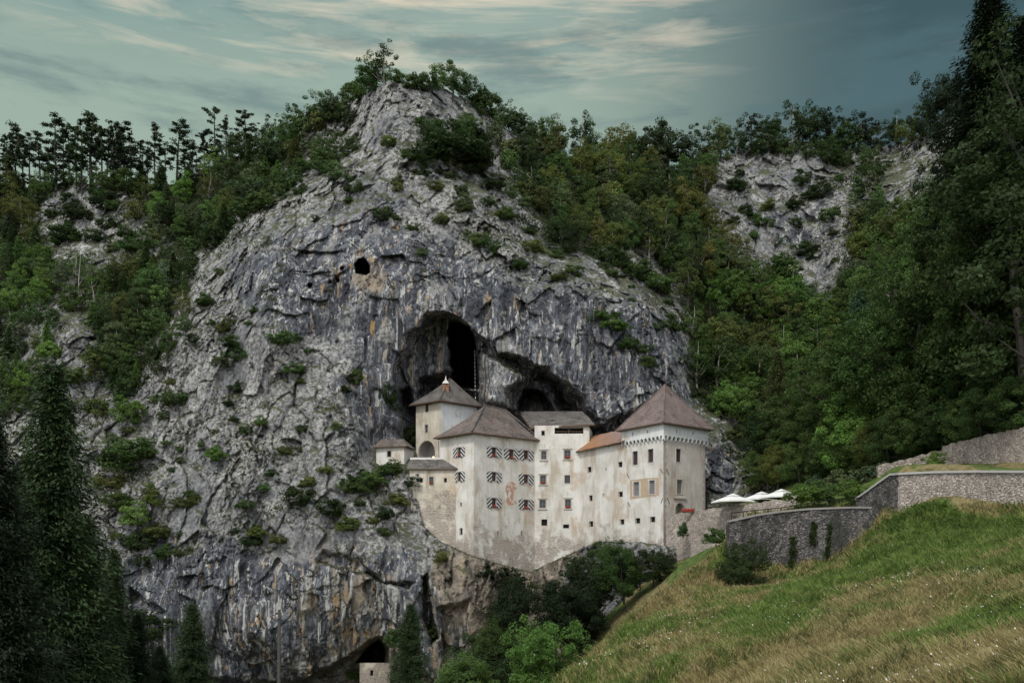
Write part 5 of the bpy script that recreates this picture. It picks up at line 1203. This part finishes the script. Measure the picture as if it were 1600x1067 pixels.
# ridge pines at the left
for px, h in ((-12,104),(22,112),(45,88),(62,92),(88,120),(108,84),(128,112),(140,124),(158,100),(175,110),(192,112),(205,92),(222,86),(240,108),(258,84),(275,112),(298,70),(318,76),(335,108),(352,82),(384,80),(12,70),(35,84),(75,70),(98,90),(118,100),(150,84),(167,92),(184,78),(198,70),(248,64),(287,52),(308,60),(10,98)):
    plant('pine', px, float(np.interp(px, PXS, SILA))+10, None, h, 'dark green' if px % 3 else 'blackish green', None, 'pines along the left ridge', rv.uniform(.95, 1.3))
for i, (px, h) in enumerate(((204,96),(230,84),(300,78),(3,86))):
    p = cliff_at(px, float(np.interp(px, PXS, SILA))+8); m = MB(); hh = h/F*p.y; m.tube([(0, 0, -1), (.1, 0, hh*.5), (.0, 0, hh)], [.16, .11, .03], 5)
    for k in range(7): a = k*2.3; z = hh*(.45+.07*k); m.tube([(0, 0, z), (math.cos(a)*.9, math.sin(a)*.9, z+.25)], [.035, .01], 3)
    o = m.build('dead_pine', BARKP); o.location = p; tag(o, ['bare dead pine spike left of centre on the pine ridge', 'bare dead pine spike right of the dense pine clump on the left ridge', 'thin bare dead trunk between the single pine and the dark shrubs on the left ridge', 'thin bare dead trunk at the far left edge of the ridge'][i], 'dead tree', 'dead pines on the left ridge')
# right slope
CRAGR = [(1095,300),(1150,250),(1260,232),(1335,255),(1362,350),(1345,430),(1320,500),(1255,505),(1225,470),(1165,455),(1095,430)]
CRAG2 = [(1340,345),(1385,275),(1460,230),(1490,250),(1480,330),(1420,370),(1350,370)]
scatter([(790,225),(860,250),(960,262),(1060,270),(1110,265),(1110,400),(1150,430),(1110,470),(1060,440),(1000,410),(930,395),(860,370),(815,300)], 74, 19, ['broad', 'tall', 'tall', 'broad', 'airy'], (42, 70), GT+['yellowing', 'olive green', 'dark green'], [[(985,330),(1010,330),(1005,385),(980,385)]], 1., 'trees in the saddle right of the summit', 22)
for px, h, tn, kd in ((872,66,'olive green','tall'),(905,84,'dark green','airy'),(925,60,'mid green','tall'),(965,72,'yellowing','tall'),(985,62,'olive green','tall'),(1015,72,'dark green','broad'),(1040,78,'dark green','broad'),(1068,56,'blackish green','broad'),(1100,66,'dark green','airy'),(1125,64,'olive green','tall'),
        (1150,50,'dark green','broad'),(1172,62,'blackish green','airy'),(1205,52,'dark green','broad'),(1240,76,'dark green','airy'),(1265,68,'dark green','broad'),(1290,66,'blackish green','broad'),(1320,56,'deep green','broad'),(1345,58,'blackish green','broad'),(1370,52,'dark green','broad'),(1398,56,'dark green','tall'),(1420,50,'olive green','broad'),(1445,64,'dark green','broad')):
    plant(kd, px, float(np.interp(px, PXS, SILA))+8, None, h, tn, None, 'trees along the right skyline')
plant('broad', 868, 318, None, 62, 'yellowing', 'golden yellow tree on the saddle just right of the rocky summit shoulder'); plant('tall', 948, 300, None, 70, 'yellowing', 'yellowing tree in the middle of the saddle woods')
plant('broad', 1068, 360, None, 80, 'yellowing', 'yellow-green tree left of the tall grey crag'); plant('near', 880, 392, None, 72, 'dark green', 'broad dark green tree on the ledge above the smooth grey rock', None, .9)
scatter([(1070,470),(1110,410),(1170,420),(1230,440),(1300,470),(1350,400),(1340,330),(1390,330),(1470,300),(1560,240),(1640,220),(1640,300),(1480,400),(1440,520),(1440,660),(1300,700),(1240,745),(1180,700),(1120,660),(1085,600),(1075,540)], 105, 25, ['broad', 'tall', 'broad', 'airy'], (56, 92), GT+['mid green', 'bright green', 'bright green', 'mid green'], [CRAGR, CRAG2], 1.05, 'trees on the right wooded slope', 23)
scatter([(1180,245),(1300,240),(1340,240),(1340,255),(1330,262),(1200,250)], 14, 20, ['broad'], (30, 46), ['dark green', 'deep green'], [], 1.1, 'trees on top of the right crag', 24)
scatter([(425,238),(560,168),(572,205),(520,285),(460,305),(395,335),(385,280)], 26, 17, ['broad', 'broad', 'tall'], (26, 46), GT, [], 1.15, 'trees on the left shoulder of the summit', 25)
scatter([(768,190),(835,218),(850,335),(806,335),(775,250)], 15, 17, ['broad'], (26, 44), GT, [], 1.1, 'trees on the right shoulder of the summit', 26)
scatter([(1325,262),(1365,262),(1375,350),(1345,400),(1335,330)], 9, 16, ['broad', 'tall'], (34, 56), GT, [], 1., 'trees between the two right crags', 27)
for px, py, h, tn in ((684,248,60,'dark green'),(738,268,58,'dark green'),(716,232,50,'deep green'),(665,262,40,'deep green'),(730,215,46,'mid green')): plant('near', px, py, None, h, tn, None, 'dark bushes in the summit hollow', 1.)
# large trees at the right edge
for px, py, D, h, tn, kd, w in ((1330,690,128,190,'deep green','big',1.),(1385,670,122,230,'mid green','big',.95),(1440,668,116,290,'deep green','big',.9),(1500,664,112,330,'deep green','big',.9),(1560,660,108,380,'deep green','big',.85),
        (1610,655,100,470,'dark green','big',.85),(1400,570,140,190,'mid green','big',1.),(1475,520,150,180,'dark green','big',1.1),(1540,420,152,270,'dark green','big',.9),(1600,380,150,330,'dark green','big',.9),(1290,720,134,150,'mid green','big',1.05),(1240,738,142,140,'deep green','big',1.05),(1195,745,150,120,'dark green','big',1.1),
        (1480,320,178,230,'blackish green','big',.55),(1660,640,98,520,'dark green','big',.9)):
    plant(kd, px, py, D, h, tn, None, 'large trees on the right hillside', w)
for px, py, D, h, tn, lab in ((1545,330,150,345,'blackish green','tall dark spruce whose top reaches the upper edge of the sky at right'),(1600,300,140,270,'blackish green','dark spruce cut by the right edge of the view'),
        (1345,640,132,185,'blue-green','blue-green spruce in front of the right wooded slope'),(1215,700,150,150,'olive green','feathery olive conifer above the parasols')):
    plant('spruce_near', px, py, D, h, tn, lab, None, 1.15)
# foreground spruces at the left
for px, py, D, h, tn, lab, w in ((84,1150,62,575,'dark green','huge foreground spruce filling the lower left corner, its top beside the pale boulder',1.02),(-10,1180,52,520,'blackish green','dark foreground spruce cut by the left edge of the view',1.1),
        (178,1130,74,270,'dark green','slim dark spruce right of the huge spruce at lower left',.9),(300,1110,84,165,'dark green','small pointed spruce alone before the foot of the grey cliff',1.35),(642,1100,118,155,'dark green','spruce standing before the lower cave',1.15),
        (250,1140,78,130,'dark green','short dark spruce between the slim spruce and the small pointed one',1.6),(134,1150,68,340,'dark green','dark spruce close behind the huge one at lower left',.95),(40,1160,66,440,'blackish green','dark spruce between the edge spruce and the huge one',1.1),
        (215,1150,72,190,'blackish green','low dark spruce in the gap right of the slim spruce',1.2)):
    plant('spruce_near', px, py, D, h, tn, lab, None, w)
# bushes and trees in the gorge below the castle
for kd, px, py, D, h, tn, lab, w in (('ball',848,1095,84,150,'bright green','bright green leafy tree at the left edge of the meadow',.66),('ball',722,1100,104,88,'mid green','mid green rounded bush left of the bright green tree',1.15),('ball',795,1010,138,122,'blackish green','ivy-dark tree against the tan rock below the castle',.75),
        ('near',775,1080,130,120,'dark green','dark tree in the gap behind the bright green tree',1.),('ball',760,1050,128,90,'deep green','deep green bush clinging to the pale lower rock',.8),('near',880,985,142,110,'blackish green','dark bush low in the gorge under the castle rock',1.1),('ball',925,950,144,96,'dark green','large dark bush below the middle windows of the castle',.95),
        ('ball',975,925,142,88,'deep green','dark green bush below the sloping wing of the castle',1.1),('near',1020,905,141,62,'dark green','dark bush below the right tower',1.15),('near',945,880,148,42,'mid green','small lighter bush close under the castle wall',1.2),('ball',1155,934,100,102,'dark green','round dark green bush before the retaining wall',.84),
        ('bush',1068,838,143,26,'deep green','small bush growing on the rubble wall by the tower door',.8),('bush',1118,850,128,32,'mid green','leafy sprig on the low wall left of the retaining wall',1.2),('ball',905,1010,136,110,'blackish green','lowest dark bush beside the meadow edge',1.2)):
    plant(kd, px, py, D, h, tn, lab, None, w)
for i, (px, py, D, h, tn) in enumerate(((1470,694,111,92,'deep green'),(1500,688,107,80,'mid green'),(1535,679,103,96,'deep green'),(1570,671,99,90,'dark green'),(1605,664,96,96,'deep green'),(1430,706,114,84,'mid green'),(1390,717,117,90,'deep green'),(1355,724,122,70,'olive green'),(1320,732,127,84,'mid green'),(1283,740,132,70,'deep green'),(1250,746,137,76,'mid green'),(1215,750,141,70,'olive green'),(1186,752,147,60,'mid green'),(1450,700,116,130,'mid green'),(1520,690,110,120,'deep green'),(1340,728,126,130,'bright green'))):
    plant('ball' if i % 2 else 'near', px, py, D, h, tn, None, 'undergrowth trees at the foot of the right wood', .95)
# garden bushes by the stair
for px, py, D, h, tn, w, lab in ((1252,786,112,36,'bright green',1.3,'leftmost clipped bright green hedge bush beside the parasols'),(1272,785,112,34,'bright green',1.2,'second clipped hedge bush from the parasols'),(1293,784,112,36,'mid green',1.2,'third hedge bush from the parasols'),
        (1332,783,108,40,'bright green',1.,'bright green ball-shaped bush left of the stair parapet'),(1355,770,114,50,'grey-green',1.2,'grey-green shrub above the stair parapet'),(1310,768,120,40,'grey-green',1.4,'pale shrub behind the ball-shaped bush'),(1275,765,130,26,'blue-green',1.3,'low blue-green juniper behind the hedge'),
        (1375,752,112,34,'blue-green',1.2,'low blue-green shrub at the top of the stair parapet'),(1461,735,106,36,'bright green',.8,'bright green creeper in the gap between the two upper walls'),(1300,745,132,30,'deep green',1.6,'dark shrub on the bank under the right wood'),(1345,738,126,30,'grey-green',1.4,'soft shrub on the grassy bank')):
    plant('bush', px, py, D, h, tn, lab, None, w)
# shrubs clinging to the cliff
SHR = [(705,262,74,'dark green',1.5),(672,215,40,'deep green',1.3),(740,250,50,'dark green',1.2),(640,255,30,'deep green',1.2),(600,345,26,'deep green',1.3),(720,330,30,'grey-green',1.2),(770,400,34,'deep green',1.3),(745,385,26,'olive green',1.3),(790,345,26,'mid green',1.2),
 (380,342,40,'deep green',1.2),(410,330,36,'mid green',1.2),(335,385,40,'dark green',1.2),(440,300,34,'deep green',1.2),(470,275,34,'mid green',1.2),(350,360,30,'mid green',1.2),(500,262,30,'deep green',1.2),(430,255,30,'dark green',1.2),(395,300,34,'deep green',1.2),
 (437,540,30,'mid green',1.5),(370,565,34,'deep green',1.2),(280,640,34,'deep green',1.4),(205,662,46,'bright green',.9),(185,735,48,'deep green',1.5),(220,720,44,'mid green',1.6),(335,720,30,'bright green',1.),(405,668,20,'mid green',1.1),(210,820,40,'bright green',1.3),(190,800,36,'deep green',1.3),
 (240,790,34,'olive green',1.3),(215,860,40,'dark green',1.3),(250,845,32,'olive green',1.3),(470,790,36,'dark green',1.4),(520,812,40,'dark green',1.5),(545,830,30,'olive green',1.3),(300,790,22,'olive green',1.2),(165,770,40,'olive green',1.3),(560,600,32,'mid green',.9),(608,640,50,'dark green',.6),(640,700,50,'dark green',.5),
 (585,760,34,'mid green',1.3),(612,745,30,'deep green',1.3),(640,762,22,'dark green',1.4),(560,770,34,'deep green',1.2),(620,790,26,'olive green',1.3),(600,810,24,'dark green',1.3),(960,520,26,'bright green',1.7),(985,545,22,'deep green',1.3),(1010,575,24,'mid green',1.3),(940,500,20,'mid green',1.6),(1000,440,40,'deep green',1.2),(1030,460,34,'mid green',1.2),
 (940,410,34,'deep green',1.3),(970,420,36,'dark green',1.2),(1055,520,28,'deep green',1.),(1180,352,22,'mid green',1.3),(1240,330,26,'dark green',1.3),(1280,310,30,'dark green',1.2),(1200,330,20,'olive green',1.4),(1255,400,30,'deep green',1.2),(1300,345,26,'deep green',1.3),(1150,300,28,'dark green',1.2),(1185,240,24,'deep green',1.3),
 (1215,440,34,'olive green',1.2),(1190,640,44,'olive green',1.3),(1150,690,34,'olive green',1.2),(1128,650,36,'deep green',1.2),(1210,720,44,'dark green',1.3),(1185,770,30,'olive green',1.1),(120,345,30,'dark green',1.3),(170,330,34,'blackish green',1.2),(105,380,36,'dark green',1.3),(215,345,36,'olive green',1.3),(150,380,26,'dark green',1.2),
 (110,600,36,'mid green',1.3),(75,560,34,'bright green',1.2),(150,570,34,'dark green',1.2),(90,650,40,'grey-green',1.3),(150,650,36,'olive green',1.3),(625,1010,40,'deep green',1.1),(555,1060,26,'bright green',1.3),(675,1000,44,'dark green',.9),(668,920,24,'deep green',1.),(690,880,20,'olive green',1.2),(230,1000,60,'dark green',1.3),(770,905,30,'blackish green',1.4),(800,925,40,'blackish green',1.3),
 (495,200,34,'dark green',1.1),(530,190,36,'deep green',1.1),(820,300,30,'mid green',1.2),(835,395,24,'olive green',1.3),(870,440,18,'olive green',1.6),(900,432,20,'mid green',1.5),(560,300,18,'grey-green',1.2),(660,400,18,'grey-green',1.2),(690,350,22,'olive green',1.2),(770,300,28,'dark green',1.2),(620,300,18,'olive green',1.2),(350,520,20,'olive green',1.3),(480,760,22,'olive green',1.3),(400,840,24,'olive green',1.3)]
for px, py, h, tn, w in SHR: plant('bush', px, py, None, h, tn, None, 'shrubs clinging to the cliff', w)
scatter([(560,170),(740,170),(800,330),(880,400),(820,430),(700,380),(560,340),(440,360),(470,290)], 30, 20, ['bush'], (10, 22), ['deep green', 'mid green', 'olive green', 'grey-green', 'dark green'], [], 1.4, 'small shrubs on the upper cliff', 41)
scatter([(320,400),(400,470),(560,560),(540,700),(640,860),(420,850),(170,900),(150,620),(280,560)], 62, 20, ['bush'], (9, 24), ['deep green', 'mid green', 'olive green', 'grey-green', 'dark green'], [], 1.5, 'small shrubs on the left flank of the cliff', 42)
scatter([(870,400),(1040,430),(1070,520),(1010,590),(930,500)], 14, 18, ['bush'], (9, 20), ['deep green', 'mid green', 'olive green'], [], 1.5, 'small shrubs right of the cave', 43)
scatter([(1110,270),(1320,250),(1340,350),(1290,440),(1160,390)], 18, 20, ['bush'], (10, 24), ['deep green', 'mid green', 'dark green'], [], 1.3, 'small shrubs on the right crag', 44)
scatter([(70,320),(220,310),(220,400),(80,400)], 12, 20, ['bush'], (14, 30), ['deep green', 'dark green'], [], 1.3, 'small shrubs on the left crag', 45)
# bare birch trunk on the left slope, dead snag at the right
for (px, py, h, lab, nm) in ((131,478,78,'pale bare leaning trunk among the trees of the left slope','dead_tree'),):
    p = cliff_at(px, py) if px < 800 else W(px, py, 108); hh = h/F*p.y; m = MB(); m.tube([(0, 0, -1), (hh*.02, 0, hh*.5), (hh*.06*(1 if px < 800 else -1.5), 0, hh)], [.13, .10, .03], 6); m.tube([(hh*.02, 0, hh*.35), (hh*.12, -.1, hh*.5)], [.06, .02], 4)
    o = m.build(nm, BARKP); o.location = p+Vector((0, -3, 0)); tag(o, lab, 'dead tree')
# undergrowth: leaves covering the soil of the slopes, and tufts on the ledges
def undergrowth():
    rng = np.random.default_rng(77); nr, nc = SOIL.shape
    X = CV[:nr, :, 0]; Y = CV[:nr, :, 1]; Z = CV[:nr, :, 2]
    n = 1500000; r = rng.integers(NB+60, nr-1, n); c = rng.integers(50, nc-60, n)
    x, y, z = X[r, c], Y[r, c], Z[r, c]; so = SOIL[r, c]+.55*fbm(x/5, y/5, z/5, 4, 300)
    ok = (so > .48) & (rng.random(n) < .26); x, y, z, so = x[ok], y[ok], z[ok], so[ok]
    hm = np.clip(fbm(x/3.2, y/3.2, z/3.2, 3, 310)+.45, 0, 1)*2.0
    k = rng.random(len(x)); C = np.stack([x+rng.normal(size=len(x))*.3, y-.25-hm*.35*k, z+.1+hm*k], -1)
    me = quads_mesh('undergrowth', leaf_quads(C, np.full(len(C), .42), rng, .6), LEAF); o = link('undergrowth', me); o.color = (.042, .062, .022, 1)
    tag(o, 'low green undergrowth covering the wooded slopes', 'undergrowth', kind='stuff')
    # grass tufts where a ledge is nearly level
    n = 900000; r = rng.integers(NB+40, nr-2, n); c = rng.integers(50, nc-60, n)
    dz = Z[r+1, c]-Z[r-1, c]; dy = Y[r+1, c]-Y[r-1, c]; up = dy/np.sqrt(dz*dz+dy*dy+1e-6)
    x, y, z = X[r, c], Y[r, c], Z[r, c]; g = fbm(x/6, y/6, z/6, 4, 320)
    ok = (up+g*.9 > .98) & (dy < 3) & (dy > .1) & (g > .0); x, y, z = x[ok], y[ok], z[ok]
    C = np.stack([x, y-.1, z+rng.random(len(x))*.3], -1)
    me = quads_mesh('ledge_grass', leaf_quads(C, np.full(len(C), .26), rng, .2), LEAF); o = link('ledge_grass', me); o.color = (.085, .085, .032, 1)
    tag(o, 'olive tufts of grass growing on the ledges of the cliff', 'grass', kind='stuff'); print('undergrowth', len(C))
undergrowth()
# rough weeds along the foot of the retaining wall
def weeds():
    rng = np.random.default_rng(31); P = []
    line = [(1190,902),(1240,905),(1300,892),(1350,857),(1410,812),(1450,800),(1520,820),(1600,828)]
    for k in range(420):
        t = rng.random()*(len(line)-1); i = int(t); f = t-i; px = line[i][0]*(1-f)+line[i+1][0]*f; D = np.interp(px, [1190, 1300, 1410, 1600], [104, 102, 92.5, 76])-abs(rng.normal())*3
        x = xp(px, D); z = float(ground_z(x, D)); n = 50; s = rng.uniform(.3, .75); v = rng.normal(size=(n, 3))*s*.55; v[:, 2] = abs(v[:, 2])
        P.append(v+np.array([x, D, z]))
    C = np.concatenate(P); me = quads_mesh('wall_weeds', leaf_quads(C, np.full(len(C), .15), rng, .4), LEAF); o = link('wall_weeds', me); o.color = (.085, .13, .036, 1)
    tag(o, 'lush green weeds growing along the foot of the stone walls', 'weeds', kind='stuff')
weeds()
# ------------------------------------------------------------------ labels that single each tree out
LM = [(566,415,'the round cliff hole'),(650,140,'the rocky summit'),(690,520,'the great cave mouth'),(1037,620,'the pointed tower roof'),(608,690,'the white hut'),(110,540,'the pale left boulder'),(1220,330,'the tall right crag'),(1420,275,'the tilted upper-right crag'),
      (1170,780,'the white parasols'),(1540,700,'the upper rubble wall'),(131,440,'the bare leaning trunk'),(150,350,'the broken left crag'),(1545,100,'the tallest right spruce'),(1345,560,'the blue-green spruce'),(100,700,'the huge foreground spruce'),(435,1000,'the utility pole'),(590,1020,'the lower cave'),
      (950,300,'the yellowing saddle tree'),(1068,320,'the yellow-green crag tree'),(880,360,'the broad dark ledge tree'),(300,980,'the small pointed spruce'),(20,250,'the pine ridge end'),(275,230,'the lone ridge pine'),(985,360,'the small saddle rock'),(800,200,'the summit right shoulder'),(420,230,'the summit left shoulder'),(760,900,'the tan castle rock')]
def dirword(dx, dy):
    a = math.degrees(math.atan2(-dy, dx)) % 360
    return ['right of', 'above right of', 'above', 'above left of', 'left of', 'below left of', 'below', 'below right of'][int(((a+22.5) % 360)//45)]
def merge_small(limit=290):
    """only the largest broadleaf trees stay things of their own; the small rest is one far wood"""
    global ALL
    tr = [q for q in ALL if q[0].name.startswith('broadleaf_tree')]; tr.sort(key=lambda q: -(q[6]+(500 if q[5] else 0)))
    rest = tr[limit:]; rng = np.random.default_rng(3); VV = []; TT = []
    for q in rest:
        e = q[0]; cr = [c for c in e.children if c.name.startswith('crown')][0]; n = len(cr.data.vertices)
        v = np.empty(n*3, np.float32); cr.data.vertices.foreach_get('co', v); v = v.reshape(-1, 4, 3)
        v = v[rng.random(len(v)) < .5]; c = v.mean(1, keepdims=True); v = c+(v-c)*1.4
        a = e.rotation_euler[2]; v = v*np.array(e.scale); x = v[..., 0]*math.cos(a)-v[..., 1]*math.sin(a); y = v[..., 0]*math.sin(a)+v[..., 1]*math.cos(a)
        v = np.stack([x, y, v[..., 2]], -1)+np.array(e.location); VV.append(v.reshape(-1, 3)); TT.append(np.tile(np.array(cr.color), (len(v)*4, 1)))
        for ch in list(e.children): bpy.data.objects.remove(ch)
        bpy.data.objects.remove(e)
    V = np.concatenate(VV); T = np.concatenate(TT); t = NT('far_leaves'); ri = t.new('ShaderNodeNewGeometry').outputs['Random Per Island']
    c = t.mix(1., t.attr('tint', 0), t.mix(ri, (.60, .68, .42), (1.15, 1.25, .95)), 'MULTIPLY'); c = t.mix(t.ss(t.noise(t.pos(), .3, 4), .35, .65), t.mix(1., c, (.6, .6, .6), 'MULTIPLY'), c)
    me = np_mesh('far_wood', V, np.arange(len(V)).reshape(-1, 4), t.done(c, .6), False, {'tint': T})
    tag(link('far_wood', me), 'mass of small distant trees filling the gaps of the wooded slopes', 'wood', kind='stuff')
    gone = set(id(q) for q in rest); ALL = [q for q in ALL if id(q) not in gone]
merge_small()
def autolabel():
    buck = {}
    for e, px, py, word, tint, has, h in ALL:
        if has: continue
        d, lx, ly, nm = min((math.hypot(px-a, py-b), a, b, c) for a, b, c in LM)
        w = 'close ' if d < 45 else ('' if d < 90 else 'well ')
        base = '%s %s %s%s %s' % (tint.replace(' ', '-') if word != 'pine' else 'dark', word, w, dirword(px-lx, py-ly), nm)
        if d < 14: base = '%s %s just at %s' % (tint, word, nm)
        buck.setdefault(base, []).append((e, px, py, h))
    ORD = ['first', 'second', 'third', 'fourth', 'fifth', 'sixth', 'seventh', 'eighth', 'ninth', 'tenth', 'eleventh', 'twelfth']
    for b, l in buck.items():
        if len(l) == 1: l[0][0]['label'] = b; continue
        xs = [q[1] for q in l]; ys = [q[2] for q in l]; hor = (max(xs)-min(xs)) > (max(ys)-min(ys))
        l.sort(key=lambda q: q[1] if hor else q[2]); n = len(l)
        for i, q in enumerate(l):
            if n == 2: o = ('left of two' if i == 0 else 'right of two') if hor else ('upper of two' if i == 0 else 'lower of two')
            else: o = ('leftmost' if i == 0 else 'rightmost' if i == n-1 else ORD[min(i, 11)]+' from left') if hor else ('topmost' if i == 0 else 'lowest' if i == n-1 else ORD[min(i, 11)]+' from top')
            q[0]['label'] = (b+', '+o)
autolabel()
for o in COL.objects:
    if len(str(o.get('label', '')).split()) > 16: print('LONG', o['label'])
print('trees', len(ALL))
